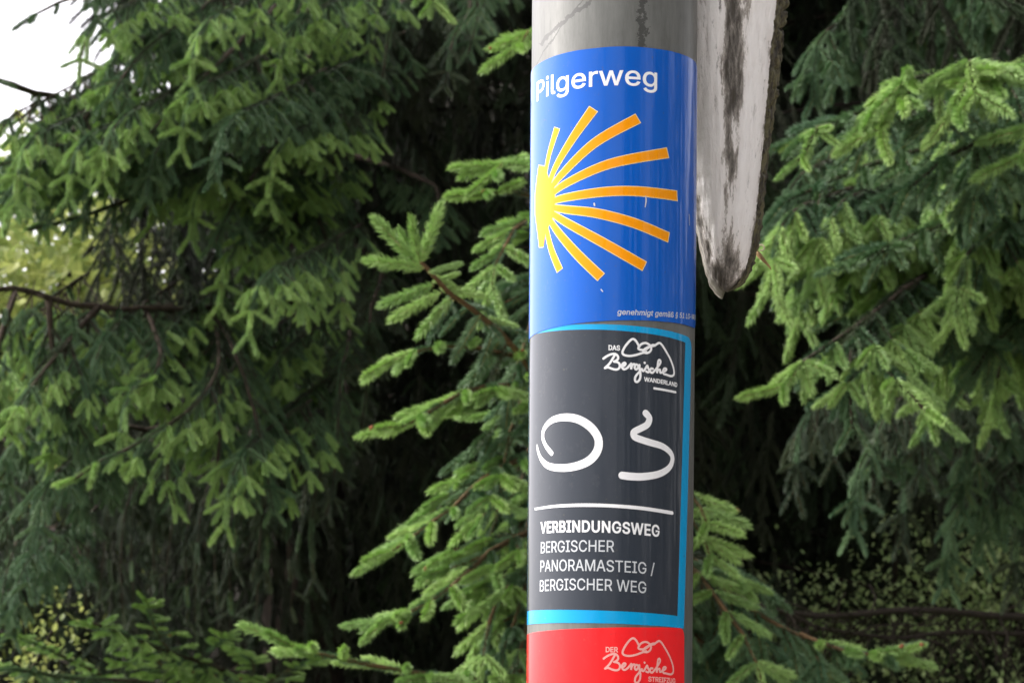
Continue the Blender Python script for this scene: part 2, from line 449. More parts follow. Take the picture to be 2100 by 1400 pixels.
GLY = json.loads('''{"-":[453,[[[337,244],[337,188],[114,188],[114,244]]]],"/":[249,[[[235,533],[71,-76],[14,-76],[178,533]]]],"1":[453,[[[76,0],[76,55],[391,55],[391,0]],[[276,509],[276,0],[212,0],[212,448],[209,448],[86,358],[86,427],[198,509]]]],"5":[453,[[[221,-7],[178,-2],[140,11],[108,32],[83,60],[66,93],[60,130],[122,130],[127,108],[138,89],[154,73],[173,60],[196,52],[221,50],[250,53],[276,64],[298,82],[314,104],[324,131],[328,162],[324,193],[314,221],[297,244],[275,262],[248,273],[218,277],[192,275],[167,268],[145,258],[128,246],[67,253],[96,509],[366,509],[366,452],[151,452],[134,301],[136,301],[155,315],[178,325],[203,331],[229,334],[263,330],[294,321],[321,306],[345,285],[364,260],[379,231],[388,199],[391,163],[385,117],[369,76],[343,41],[309,15],[268,-1]]]],"A":[480,[[[16,0],[201,509],[276,509],[463,0],[395,0],[287,302],[276,334],[264,372],[250,420],[232,478],[245,478],[228,419],[213,371],[201,333],[191,302],[85,0]],[[110,142],[110,199],[370,199],[370,142]]]],"B":[456,[[[60,0],[60,509],[241,509],[289,504],[329,491],[359,469],[381,442],[394,410],[398,374],[395,344],[387,320],[373,301],[356,286],[336,275],[315,267],[315,262],[339,257],[363,245],[385,227],[402,203],[414,173],[418,136],[413,100],[400,67],[377,39],[344,18],[301,4],[247,0]],[[125,57],[245,57],[296,63],[330,80],[349,105],[355,137],[352,161],[342,184],[327,203],[306,218],[279,228],[248,231],[125,231]],[[125,285],[238,285],[265,288],[288,296],[308,309],[323,326],[333,348],[336,372],[330,403],[313,429],[283,446],[240,452],[125,452]]]],"C":[510,[[[267,-7],[205,1],[150,25],[104,63],[70,115],[48,179],[40,254],[48,329],[70,393],[104,445],[150,484],[205,508],[267,516],[305,513],[340,504],[373,490],[402,471],[427,447],[448,418],[463,385],[473,348],[408,348],[401,373],[389,395],[375,413],[357,428],[337,440],[315,449],[292,454],[267,456],[223,450],[184,432],[150,403],[125,364],[109,314],[103,254],[109,194],[125,145],[151,105],[184,76],[223,59],[267,53],[292,55],[315,60],[337,69],[357,81],[375,96],[389,114],[401,136],[408,160],[473,160],[463,124],[448,91],[428,62],[402,38],[373,19],[341,5],[305,-4]]]],"D":[502,[[[219,0],[96,0],[96,57],[215,57],[272,63],[318,81],[354,110],[379,149],[394,198],[399,255],[394,312],[379,361],[354,399],[320,428],[275,446],[221,452],[93,452],[93,509],[225,509],[294,501],[353,478],[399,441],[433,391],[455,329],[462,255],[455,181],[433,119],[398,68],[351,31],[291,8]],[[125,509],[125,0],[60,0],[60,509]]]],"E":[419,[[[60,0],[60,509],[372,509],[372,452],[125,452],[125,286],[355,286],[355,229],[125,229],[125,57],[375,57],[375,0]]]],"F":[410,[[[60,0],[60,509],[369,509],[369,452],[125,452],[125,278],[346,278],[346,221],[125,221],[125,0]]]],"G":[520,[[[269,-7],[205,1],[149,25],[104,64],[69,116],[47,179],[40,254],[47,329],[69,393],[103,445],[149,484],[203,508],[265,516],[304,513],[340,504],[374,489],[403,469],[429,445],[449,416],[465,384],[474,349],[408,349],[399,372],[387,393],[373,411],[356,427],[337,439],[315,448],[291,454],[265,456],[222,450],[183,432],[150,404],[125,364],[109,314],[103,254],[109,194],[125,145],[151,105],[184,76],[224,59],[269,53],[309,57],[345,71],[374,93],[396,123],[410,160],[415,202],[434,199],[283,199],[283,256],[478,256],[478,200],[471,141],[451,91],[419,50],[377,19],[326,0]]]],"H":[517,[[[60,0],[60,509],[125,509],[125,289],[392,289],[392,509],[457,509],[457,0],[392,0],[392,232],[125,232],[125,0]]]],"I":[300,[[[31,0],[31,57],[118,57],[118,452],[31,452],[31,509],[269,509],[269,452],[183,452],[183,57],[269,57],[269,0]]]],"L":[393,[[[60,0],[60,509],[125,509],[125,57],[361,57],[361,0]]]],"M":[628,[[[60,0],[60,509],[152,509],[277,187],[282,174],[287,159],[293,141],[299,123],[305,103],[311,84],[317,65],[322,49],[307,49],[312,65],[318,83],[324,102],[330,121],[336,140],[342,158],[348,174],[352,187],[476,509],[568,509],[568,0],[504,0],[504,291],[504,308],[504,327],[505,347],[505,369],[506,391],[506,413],[507,435],[507,457],[513,457],[505,433],[498,409],[490,386],[482,363],[474,341],[467,322],[461,305],[456,291],[342,0],[286,0],[170,291],[165,304],[159,321],[152,340],[145,361],[137,384],[129,408],[121,432],[112,457],[119,457],[119,437],[120,416],[120,394],[121,372],[121,350],[122,328],[122,309],[122,291],[122,0]]]],"N":[523,[[[60,0],[60,509],[136,509],[343,183],[352,169],[363,151],[375,130],[388,107],[401,82],[414,55],[405,54],[402,81],[401,108],[400,134],[399,157],[399,178],[399,195],[399,509],[463,509],[463,0],[387,0],[202,290],[190,310],[177,331],[164,354],[148,381],[130,413],[108,452],[119,454],[121,417],[122,384],[123,354],[124,328],[125,307],[125,291],[125,0]]]],"O":[533,[[[267,-7],[205,1],[150,25],[105,63],[70,115],[48,179],[40,254],[48,329],[70,393],[105,445],[150,484],[205,508],[267,516],[329,508],[384,484],[429,445],[464,393],[486,329],[493,254],[486,179],[464,115],[429,63],[384,25],[329,1]],[[267,53],[310,59],[349,76],[383,105],[408,144],[425,194],[430,254],[425,314],[408,365],[383,404],[349,433],[310,450],[267,456],[223,450],[184,433],[151,404],[125,364],[109,314],[103,254],[109,194],[125,144],[151,105],[184,76],[223,59]]]],"P":[445,[[[60,0],[60,509],[235,509],[289,503],[332,487],[366,462],[390,430],[404,391],[409,348],[404,304],[390,265],[366,233],[332,207],[289,191],[235,186],[125,186],[125,242],[233,242],[269,246],[297,256],[318,272],[333,294],[342,319],[344,348],[342,376],[333,402],[318,423],[297,439],[268,449],[232,452],[125,452],[125,0]]]],"R":[449,[[[60,0],[60,509],[236,509],[290,504],[333,489],[367,465],[390,433],[405,395],[409,352],[405,309],[390,271],[367,240],[333,217],[289,203],[236,198],[125,198],[125,255],[234,255],[269,258],[298,267],[319,281],[334,300],[342,324],[345,352],[342,380],[334,405],[319,425],[298,440],[269,449],[233,452],[125,452],[125,0]],[[353,0],[230,229],[303,229],[428,0]]]],"S":[447,[[[224,-9],[172,-4],[128,9],[91,31],[64,60],[46,96],[38,137],[104,137],[110,110],[123,88],[142,71],[166,59],[194,52],[224,49],[257,52],[286,60],[311,74],[329,92],[341,114],[346,139],[342,161],[332,179],[316,193],[296,205],[272,214],[245,222],[184,239],[128,260],[86,289],[60,326],[52,372],[58,413],[75,448],[102,476],[138,498],[180,511],[227,516],[275,511],[316,498],[351,476],[377,449],[394,415],[401,378],[337,378],[326,412],[302,437],[267,453],[225,459],[194,456],[167,448],[145,435],[129,418],[118,398],[115,376],[119,352],[131,334],[148,319],[169,308],[191,300],[212,293],[264,279],[287,272],[312,264],[336,252],[359,238],[379,220],[395,198],[405,171],[408,139],[403,99],[386,64],[360,34],[323,11],[278,-4]]]],"T":[449,[[[32,452],[32,509],[417,509],[417,452],[257,452],[257,0],[193,0],[193,452]]]],"U":[517,[[[259,-8],[203,-2],[154,15],[114,43],[85,80],[66,124],[60,173],[60,509],[124,509],[124,178],[128,144],[141,113],[160,87],[187,68],[220,56],[259,52],[298,56],[331,68],[357,87],[377,113],[389,144],[393,178],[393,509],[457,509],[457,173],[451,124],[433,80],[403,43],[363,15],[315,-2]]]],"V":[480,[[[204,0],[16,509],[84,509],[192,206],[203,176],[215,137],[230,89],[248,31],[235,31],[252,90],[267,138],[279,176],[290,206],[395,509],[463,509],[278,0]]]],"W":[686,[[[155,0],[16,509],[82,509],[163,196],[170,171],[175,145],[181,120],[187,94],[192,67],[197,40],[189,40],[194,67],[200,94],[205,120],[211,145],[218,171],[224,196],[306,509],[380,509],[462,196],[468,171],[474,145],[480,120],[486,94],[492,67],[497,40],[488,40],[493,67],[499,94],[504,120],[510,145],[517,171],[523,196],[603,509],[670,509],[530,0],[455,0],[368,323],[359,356],[351,391],[344,431],[336,475],[350,475],[342,433],[335,395],[327,359],[318,323],[230,0]]]],"Z":[438,[[[42,0],[42,46],[273,385],[289,408],[306,431],[323,453],[341,476],[348,454],[317,453],[285,452],[254,452],[223,452],[40,452],[40,509],[397,509],[397,462],[169,129],[152,105],[134,81],[116,57],[97,33],[90,54],[121,56],[152,57],[183,57],[214,57],[399,57],[399,0]]]],"e":[404,[[[212,-8],[161,-2],[117,16],[82,46],[56,85],[40,132],[34,187],[39,242],[55,290],[81,329],[115,359],[157,378],[205,384],[236,382],[266,374],[294,361],[319,341],[341,315],[357,282],[368,242],[371,194],[371,169],[75,169],[75,221],[338,221],[310,202],[307,237],[298,269],[283,294],[263,314],[237,326],[205,330],[173,326],[146,313],[125,294],[109,270],[99,241],[96,211],[96,178],[100,139],[110,106],[128,80],[151,61],[179,50],[212,46],[234,48],[254,53],[271,61],[285,73],[297,88],[306,105],[365,91],[353,63],[335,39],[311,19],[283,4],[249,-5]]]],"g":[425,[[[207,-151],[168,-148],[134,-140],[105,-127],[82,-110],[64,-91],[51,-69],[101,-41],[110,-53],[122,-66],[136,-78],[154,-88],[178,-95],[207,-97],[249,-92],[282,-75],[304,-47],[311,-6],[311,68],[306,68],[298,56],[287,41],[272,28],[252,16],[227,8],[195,5],[152,10],[113,27],[80,53],[55,90],[39,136],[34,191],[39,246],[55,293],[80,332],[112,361],[152,378],[196,384],[228,382],[253,373],[273,360],[288,346],[299,331],[308,319],[313,319],[313,379],[372,379],[372,-9],[367,-54],[350,-90],[324,-117],[291,-136],[251,-147]],[[205,59],[237,63],[264,75],[285,95],[300,121],[309,154],[312,193],[309,231],[300,264],[285,291],[264,312],[237,325],[205,330],[172,325],[145,312],[124,290],[109,262],[99,229],[96,193],[99,155],[109,123],[124,96],[145,76],[172,63]]]],"h":[410,[[[114,227],[114,0],[53,0],[53,509],[114,509],[114,287],[102,287],[124,332],[152,362],[187,379],[227,384],[264,380],[295,369],[321,349],[341,321],[353,285],[357,240],[357,0],[296,0],[296,235],[290,275],[273,304],[246,323],[210,329],[184,326],[161,317],[141,303],[126,283],[117,257]]]],"i":[167,[[[53,0],[53,379],[114,379],[114,0]],[[84,443],[67,446],[54,455],[44,468],[41,483],[44,499],[54,512],[67,521],[84,524],[100,521],[114,512],[123,499],[126,483],[123,468],[114,455],[100,446]]]],"l":[189,[[[139,-2],[101,3],[74,20],[58,47],[53,84],[53,509],[114,509],[114,99],[115,77],[120,62],[130,54],[146,52],[154,52],[160,53],[165,53],[170,54],[181,3],[172,1],[162,-1],[151,-2]]]],"m":[610,[[[53,0],[53,379],[112,379],[112,295],[108,295],[118,323],[132,346],[151,363],[172,376],[195,384],[219,386],[257,380],[287,361],[309,331],[321,295],[312,295],[322,321],[337,343],[357,361],[381,375],[407,383],[437,386],[468,383],[497,372],[522,354],[541,328],[553,296],[557,255],[557,0],[496,0],[496,254],[490,289],[473,313],[447,326],[419,330],[395,328],[374,320],[358,307],[345,290],[338,270],[335,247],[335,0],[274,0],[274,260],[269,288],[253,311],[229,326],[199,330],[178,328],[158,320],[140,307],[126,289],[117,266],[114,238],[114,0]]]],"n":[410,[[[114,227],[114,0],[53,0],[53,379],[112,379],[112,287],[102,287],[124,332],[152,362],[187,379],[227,384],[264,380],[295,369],[321,349],[341,321],[353,285],[357,240],[357,0],[296,0],[296,235],[290,275],[273,304],[246,323],[210,329],[184,326],[161,317],[141,303],[126,283],[117,257]]]],"r":[259,[[[53,0],[53,379],[112,379],[112,321],[115,321],[130,347],[152,367],[181,380],[213,385],[221,385],[229,384],[237,384],[243,384],[243,322],[239,323],[230,324],[219,325],[207,326],[182,323],[159,315],[140,301],[126,284],[117,262],[114,237],[114,0]]]],"t":[227,[[[204,379],[204,327],[6,327],[6,379]],[[65,471],[126,471],[126,98],[128,76],[136,61],[150,53],[170,50],[177,50],[185,51],[194,52],[202,54],[213,2],[203,-1],[192,-3],[180,-4],[168,-4],[125,2],[92,21],[72,52],[65,93]]]],"w":[567,[[[138,0],[23,379],[87,379],[133,214],[143,177],[154,137],[165,91],[175,41],[165,41],[175,90],[186,135],[196,176],[206,214],[252,379],[316,379],[362,214],[371,176],[382,136],[392,91],[402,41],[391,41],[402,90],[413,135],[423,176],[434,214],[480,379],[545,379],[429,0],[368,0],[319,172],[312,198],[305,225],[297,252],[291,280],[284,309],[277,338],[291,338],[284,309],[277,280],[270,252],[263,225],[255,198],[248,172],[199,0]]]],"§":[395,[[[191,-103],[155,-100],[124,-90],[99,-75],[79,-53],[65,-27],[55,4],[111,17],[121,-11],[137,-32],[160,-46],[192,-51],[221,-47],[243,-37],[258,-20],[263,4],[261,21],[254,36],[245,47],[234,57],[221,65],[210,72],[113,128],[93,142],[75,159],[60,177],[49,196],[43,217],[40,237],[43,257],[50,277],[61,295],[76,310],[95,320],[117,324],[118,326],[99,345],[84,364],[76,386],[73,411],[82,454],[108,487],[148,508],[199,516],[249,508],[286,487],[313,453],[330,407],[278,395],[266,424],[251,445],[231,459],[201,463],[172,459],[150,448],[136,431],[132,409],[134,392],[140,378],[150,366],[161,356],[174,348],[186,340],[282,283],[303,269],[321,252],[335,234],[346,215],[352,196],[354,176],[352,155],[344,136],[333,118],[317,104],[299,94],[278,89],[277,87],[291,75],[303,62],[312,48],[318,34],[322,18],[323,2],[319,-28],[306,-54],[287,-75],[260,-90],[228,-100]],[[235,119],[247,116],[261,118],[275,124],[288,136],[297,152],[300,172],[298,186],[294,198],[288,210],[279,221],[267,231],[253,240],[156,296],[144,299],[130,297],[117,290],[105,278],[98,262],[95,242],[96,229],[100,216],[107,204],[116,193],[128,183],[143,173]]]],"ß":[441,[[[122,362],[122,0],[60,0],[60,362],[70,429],[99,477],[143,506],[197,516],[229,512],[260,503],[289,486],[312,463],[327,432],[332,393],[330,370],[325,351],[317,335],[309,322],[300,310],[292,299],[287,287],[285,272],[288,256],[297,241],[311,228],[327,215],[344,202],[362,188],[378,171],[391,152],[400,129],[403,100],[399,69],[386,42],[366,21],[340,6],[307,-4],[269,-7],[237,-5],[207,1],[182,10],[164,20],[187,74],[201,66],[217,58],[238,52],[265,50],[297,53],[321,64],[337,81],[342,104],[339,123],[330,139],[316,153],[300,167],[282,180],[264,194],[248,209],[235,227],[226,247],[223,272],[224,291],[230,306],[238,318],[247,329],[256,341],[264,353],[270,368],[272,388],[266,420],[250,442],[226,455],[197,459],[164,453],[141,435],[127,405]]]],"ä":[389,[[[160,-9],[126,-5],[94,5],[68,22],[48,45],[35,73],[30,108],[34,138],[43,161],[58,179],[78,193],[100,203],[125,211],[152,216],[178,220],[209,224],[234,227],[252,230],[265,235],[273,243],[276,255],[276,257],[273,279],[267,297],[256,311],[240,322],[220,329],[196,331],[171,329],[149,322],[132,313],[118,301],[107,288],[100,274],[41,291],[57,322],[79,346],[104,364],[133,375],[163,382],[194,384],[215,383],[239,379],[263,372],[286,360],[306,343],[322,320],[333,290],[337,251],[337,0],[277,0],[277,52],[272,52],[264,38],[252,25],[236,12],[215,1],[190,-6]],[[170,45],[202,49],[228,59],[248,74],[263,93],[272,115],[276,138],[276,190],[270,186],[259,182],[246,179],[231,176],[216,173],[200,171],[186,169],[175,168],[154,164],[134,159],[117,150],[103,139],[95,124],[92,105],[94,87],[102,72],[114,61],[130,52],[149,47]],[[261,443],[246,446],[233,455],[224,468],[221,483],[224,499],[233,512],[246,520],[261,523],[277,520],[290,512],[299,499],[301,483],[299,468],[290,455],[277,446]],[[117,443],[102,446],[89,455],[80,468],[77,483],[80,499],[89,512],[102,520],[117,523],[133,520],[146,512],[155,499],[158,483],[155,468],[146,455],[133,446]]]]}''')
def text_loops(txt, base, cap_px, track=0.0, slant=0.0, bold=0.0):
    """glyph outlines laid along a baseline given by photo pixels (start, .., end)"""
    B = [H(*b) for b in base]
    W = sum(GLY[c][0] + track if c != ' ' else 200 for c in txt)
    first = GLY[txt[0]]
    s0, s1 = B[0][0], B[-1][0]
    k = (s1 - s0) / W
    caph = cap_px * MPP / cos(radians(6))
    ky = caph / 511.0
    def ty(s):
        if len(B) == 2:
            u = (s - s0) / (s1 - s0); return B[0][1] + (B[1][1] - B[0][1]) * u
        (x0, y0), (x1, y1), (x2, y2) = B[:3]
        return (y0 * (s - x1) * (s - x2) / ((x0 - x1) * (x0 - x2)) + y1 * (s - x0) * (s - x2) / ((x1 - x0) * (x1 - x2)) + y2 * (s - x0) * (s - x1) / ((x2 - x0) * (x2 - x1)))
    loops = []; pen = 0
    for c in txt:
        if c == ' ': pen += 200; continue
        adv, ls = GLY[c]
        for l in ls:
            pts = []
            for x, y in l:
                s = s0 + (pen + x + slant * y) * k
                pts.append((s, ty(s) + y * ky))
            if bold:
                pts = offset_loop(pts, bold, len(loops))
            loops.append(pts)
        pen += adv + track
    return loops
def area(l): return 0.5 * sum(l[i - 1][0] * l[i][1] - l[i][0] * l[i - 1][1] for i in range(len(l)))
def offset_loop(l, d, _=0):
    # grow a font outline: outer loops and holes wind opposite ways, so one sign thickens both
    n = len(l); out = []
    for i in range(n):
        a, b, c = l[i - 1], l[i], l[(i + 1) % n]
        e1 = (b[0] - a[0], b[1] - a[1]); e2 = (c[0] - b[0], c[1] - b[1])
        l1 = math.hypot(*e1) or 1e-9; l2 = math.hypot(*e2) or 1e-9
        n1 = (e1[1] / l1, -e1[0] / l1); n2 = (e2[1] / l2, -e2[0] / l2)
        nx, ny = n1[0] + n2[0], n1[1] + n2[1]; q = math.hypot(nx, ny)
        if q < 0.3: nx, ny, q = n1[0], n1[1], 1
        f = d / max(0.5, q / 2) / q
        out.append((b[0] + nx * f, b[1] + ny * f))
    return out
def text(txt, base, cap, name, off, mat, parent, **kw):
    # keep only the outline winding convention: every glyph's first loop is its outer one or not; fix by area sign
    loops = text_loops(txt, base, cap, **{k: v for k, v in kw.items() if k != 'bold'})
    bold = kw.get('bold', 0)
    if bold: loops = [offset_loop(l, -bold) for l in loops]
    # non-zero winding fill, so overlapping strokes of a letter stay whole
    vsx = []; ed = []
    for l in loops:
        b = len(vsx); vsx += [Vector((p[0] * 1000, p[1] * 1000)) for p in l]
        ed += [(b + i, b + (i + 1) % len(l)) for i in range(len(l))]
    from mathutils.geometry import delaunay_2d_cdt
    V2, _, F2, _, _, _ = delaunay_2d_cdt(vsx, ed, [], 0, 1e-5)
    L2 = [[(p[0] * 1000, p[1] * 1000) for p in l] for l in loops]
    BB = [(min(p[0] for p in l), max(p[0] for p in l), min(p[1] for p in l), max(p[1] for p in l)) for l in L2]
    bm = bmesh.new(); bv = [bm.verts.new((v.x * .001, v.y * .001, 0)) for v in V2]
    for f in F2:
        c = sum((V2[i] for i in f), Vector((0, 0))) / len(f); w = 0
        for l, bb in zip(L2, BB):
            if not (bb[0] <= c.x <= bb[1] and bb[2] <= c.y <= bb[3]): continue
            for i in range(len(l)):
                p, q = l[i - 1], l[i]
                if (p[1] > c.y) != (q[1] > c.y) and c.x < (q[0] - p[0]) * (c.y - p[1]) / (q[1] - p[1]) + p[0]: w += 1 if q[1] > p[1] else -1
        if w: bm.faces.new([bv[i] for i in f])
    bmesh.ops.delete(bm, geom=[v for v in bm.verts if not v.link_faces], context='VERTS')
    bm.normal_update()
    for f in bm.faces:
        if f.normal.z < 0: f.normal_flip()
    wrap_bm(bm, off, 0.0015)
    me = bpy.data.meshes.new(name); bm.to_mesh(me); bm.free()
    return put(name, me, parent, [mat])
def pt_in(p, l):
    c = False
    for i in range(len(l)):
        a, b = l[i - 1], l[i]
        if (a[1] > p[1]) != (b[1] > p[1]) and p[0] < (b[0] - a[0]) * (p[1] - a[1]) / (b[1] - a[1]) + a[0]: c = not c
    return c

def fit_line(pts, dep):    # dep 's': t as a function of s (horizontal edge); 't': s as a function of t
    q = [H(*p) for p in pts]
    if dep == 't': q = [(b, a) for a, b in q]
    n = len(q); mx = sum(a for a, b in q) / n; my = sum(b for a, b in q) / n
    sl = sum((a - mx) * (b - my) for a, b in q) / sum((a - mx) ** 2 for a, b in q)
    return lambda x: my + sl * (x - mx)
def inter(fh, fv):
    t = 0.15
    for _ in range(8): s = fv(t); t = fh(s)
    return s, t
SL = -radians(104) * R0            # where the films end round the hidden left side
def rounded(poly, rad):
    out = []; n = len(poly)
    for i, p in enumerate(poly):
        r = rad[i]
        if r <= 0: out.append(p); continue
        a, b = poly[i - 1], poly[(i + 1) % n]
        da = (a[0] - p[0], a[1] - p[1]); db = (b[0] - p[0], b[1] - p[1])
        la, lb = math.hypot(*da), math.hypot(*db)
        pa = (p[0] + da[0] / la * r, p[1] + da[1] / la * r); pb = (p[0] + db[0] / lb * r, p[1] + db[1] / lb * r)
        for k in range(9):
            u = k / 8
            out.append(tuple((1 - u) ** 2 * x + 2 * u * (1 - u) * y + u * u * z for x, y, z in zip(pa, p, pb)))
    return out
def quad(top, bot, left, right, rad, wob=0.0):
    tl, tr_, br, bl = inter(top, left), inter(top, right), inter(bot, right), inter(bot, left)
    p = rounded([tl, tr_, br, bl], rad)
    out = []
    n = len(p)
    for i in range(n):       # long edges get extra points with a very slight waviness
        a, b = p[i], p[(i + 1) % n]; l = math.hypot(b[0] - a[0], b[1] - a[1]); m = max(1, int(l / 0.004))
        for k in range(m):
            u = k / m; x, y = a[0] + (b[0] - a[0]) * u, a[1] + (b[1] - a[1]) * u
            w = wob * noise.noise(Vector((x * 90, y * 90, 3.1)))
            out.append((x + w, y + w))
    return out

# blue sticker
b_top = fit_line([(1110, 131), (1160, 108), (1288, 95), (1400, 115)], 's')
b_bot = fit_line([(1111, 679), (1246, 658), (1400, 668), (1424, 672)], 's')
g_top = fit_line([(1100, 677), (1220, 663), (1390, 684)], 's')
g_bot = fit_line([(1092, 1280), (1180, 1275), (1300, 1279), (1396, 1288)], 's')
gi_top = fit_line([(1095, 686), (1220, 677), (1400, 700)], 's')
gi_bot = fit_line([(1092, 1252), (1200, 1248), (1388, 1263)], 's')
g_right = fit_line([(1416, 760), (1410.5, 1000), (1404, 1200)], 't')
gi_right = fit_line([(1404, 720), (1397, 980), (1389, 1240)], 't')
r_top = fit_line([(1090, 1301), (1200, 1283), (1300, 1283), (1390, 1290)], 's')
const = lambda v: (lambda x: v)
ST = 0.00022
bs = empty('blue_trail_sticker', on_pole(0, H(1250, 400)[1], 0.0))
tag(bs, 'blue sticker with yellow scallop shell rays reading Pilgerweg, topmost on the pole', 'sticker')
film = poly_flat([quad(b_top, b_bot, const(SL), const(radians(83) * R0), [0, 0.007, 0.005, 0], 0.0002)], 'film', 0.00045, M['blue'], bs, skirt=0.0004)
text('Pilgerweg', [(1101, 210), (1244, 176), (1350, 181)], 40.5, 'lettering', 0.00045 + 0.00006, M['white_ink'], bs, bold=0.00015)
text('genehmigt gemäß § 51 LG-NRW', [(1265, 645), (1351, 648.5), (1424, 656)], 10.5, 'small_print', 0.00045 + 0.00006, M['grey_ink'], bs, slant=0.15, bold=0.00006)
rays = [
    [(1117, 375, 9), (1127, 320, 11), (1143.5, 264, 14)],
    [(1124, 390, 9), (1140, 345, 13), (1175, 285, 16), (1217, 225, 19)],
    [(1124, 400, 9), (1150, 362, 14), (1220, 294, 17), (1307, 244, 19)],
    [(1124, 408, 9), (1160, 378, 14), (1250, 337, 17), (1367, 314, 19)],
    [(1124, 418, 9), (1160, 406, 14), (1240, 394, 17), (1310, 393, 18), (1386, 402, 19)],
    [(1124, 424, 9), (1160, 430, 14), (1225, 438, 17), (1300, 458, 18), (1369, 487, 19)],
    [(1122, 430, 9), (1160, 455, 14), (1235, 497, 17), (1320, 546, 19)],
    [(1120, 436, 9), (1145, 475, 14), (1185, 522, 17), (1232, 568, 18)],
    [(1117, 440, 9), (1130, 505, 13), (1149, 554, 14)],
]
hub = [(1107, 340), (1119, 342), (1127, 365), (1138, 385), (1140, 410), (1138, 440), (1128, 462), (1120, 480), (1117, 506), (1108, 507), (1105, 480), (1100, 440), (1100, 400), (1103, 370)]
def ray_poly(r, grow):
    pts = smooth_line([(a, b, c + grow) for a, b, c in r], sub=6)
    if grow:      # pale edge runs round the ray's end as well
        (x0, y0, w0), (x1, y1, w1) = pts[-2], pts[-1]
        l = math.hypot(x1 - x0, y1 - y0); pts[-1] = (x1 + (x1 - x0) / l * grow / 2, y1 + (y1 - y0) / l * grow / 2, w1)
    return [(*H(x, y), w / 2 * MPP) for x, y, w in pts]
def rays_obj(name, off, mat, grow):
    mb = MB()
    for i, r in enumerate(rays): ribbon(mb, ray_poly(r, grow), 0.25e-5 * i, caps=False)
    cx, cy = 1118, 425
    hp = [H(cx + (x - cx) * (1 + grow / 60), cy + (y - cy) * (1 + grow / 160)) for x, y in hub]
    mb.add([(s, t, 3.2e-5) for s, t in hp][::-1], [tuple(range(len(hp)))])
    me = mb.mesh(name); bm = bmesh.new(); bm.from_mesh(me); bpy.data.meshes.remove(me)
    bmesh.ops.triangulate(bm, faces=bm.faces[:])
    wrap_bm(bm, off, 0.0015)
    me = bpy.data.meshes.new(name); bm.to_mesh(me); bm.free()
    return put(name, me, bs, [mat])
rays_obj('shell_outline', 0.00045 + 0.00005, M['pale_yellow'], 3.0)
rays_obj('shell_rays', 0.00045 + 0.00010, M['yellow'], 0.0)

for sc_ in ([(1323, 403, 2.2), (1324, 412, 2.8), (1322, 425, 2.0)], [(1219, 418, 3), (1220, 422, 3)], [(1233, 594, 2.2), (1236, 598, 2.2)], [(1411, 440, 2), (1411.5, 462, 2)]):
    ribbons_obj([px_stroke(sc_)], 'scuff_mark', 0.00045 + 0.00014, M['grey_ink'], bs)
# anthracite sticker
gs = empty('anthracite_trail_sticker', on_pole(0, H(1250, 980)[1], 0.0))
tag(gs, 'anthracite sticker with cyan border and hand drawn O3, between the blue and the red one', 'sticker')
poly_flat([quad(g_top, g_bot, const(SL), g_right, [0, 0.006, 0.001, 0], 0.00012)], 'cyan_border', 0.00020, M['cyan'], gs, skirt=0.0002)
LI = const(-radians(84) * R0)
poly_flat([quad(gi_top, gi_bot, LI, gi_right, [0, 0, 0, 0], 0.00003)], 'anthracite_panel', 0.00025, M['anthracite'], gs)
INK = 0.00030
def z4(x, y, w): return (1060 + x / 5.0, 800 + y / 5.0, w / 5.0)
O_ = [z4(*p) for p in [(360, 645, 50), (300, 565, 46), (270, 475, 46), (290, 385, 54), (370, 305, 64), (500, 277, 76), (640, 302, 80), (765, 385, 82), (836, 500, 80), (825, 620, 84), (740, 722, 86), (600, 780, 80), (450, 796, 74), (330, 775, 66), (262, 715, 52), (226, 635, 38), (213, 568, 28)]]
T_ = [z4(*p) for p in [(1318, 235, 68), (1355, 285, 66), (1335, 350, 66), (1265, 392, 66), (1200, 428, 66), (1205, 475, 68), (1270, 505, 68), (1370, 537, 68), (1490, 575, 64), (1570, 640, 60), (1590, 710, 56), (1555, 795, 60), (1450, 858, 68), (1290, 885, 74), (1160, 882, 76), (1078, 872, 74)]]
ribbons_obj([px_stroke(O_), px_stroke(T_)], 'hand_drawn_symbol', INK, M['white_ink'], gs)
ribbons_obj([px_stroke([z4(*p) for p in [(192, 1216, 22), (400, 1187, 28), (700, 1176, 33), (1000, 1185, 34), (1300, 1211, 35), (1588, 1256, 36)]])], 'rule_line', INK, M['white_ink'], gs)
text('VERBINDUNGSWEG', [(1110, 1093), (1205, 1090), (1353, 1100)], 21.5, 'bold_lettering', INK, M['white_ink'], gs, bold=0.0002, track=26)
for tx, base, cap in (('BERGISCHER', [(1109, 1134), (1180, 1130.5), (1260, 1131)], 22),
                      ('PANORAMASTEIG /', [(1108, 1172), (1210, 1170), (1342, 1177.5)], 22),
                      ('BERGISCHER WEG', [(1107, 1212.5), (1200, 1209), (1326, 1216)], 22)):
    text(tx, base, cap, 'lettering', INK, M['grey_ink'], gs, bold=0.00004)
def z7(x, y): return (1200 + x / 9.333, 670 + y / 9.333)
hill = [(1545, 910), (1600, 932), (1660, 945), (1700, 915), (1703, 840), (1680, 740), (1620, 590), (1530, 430), (1475, 345), (1430, 312), (1385, 330), (1340, 362), (1290, 370), (1240, 388), (1180, 430), (1110, 445), (1035, 425), (1050, 370), (1105, 325), (1170, 312), (1225, 335), (1265, 375), (1275, 430), (1240, 485), (1180, 502), (1125, 480), (1150, 430), (1220, 390), (1290, 355), (1350, 352)]
heart = [(1050, 385), (990, 275), (930, 235), (860, 280), (780, 380), (732, 480), (750, 530), (820, 555), (900, 556), (1000, 537), (1090, 507), (1180, 480)]
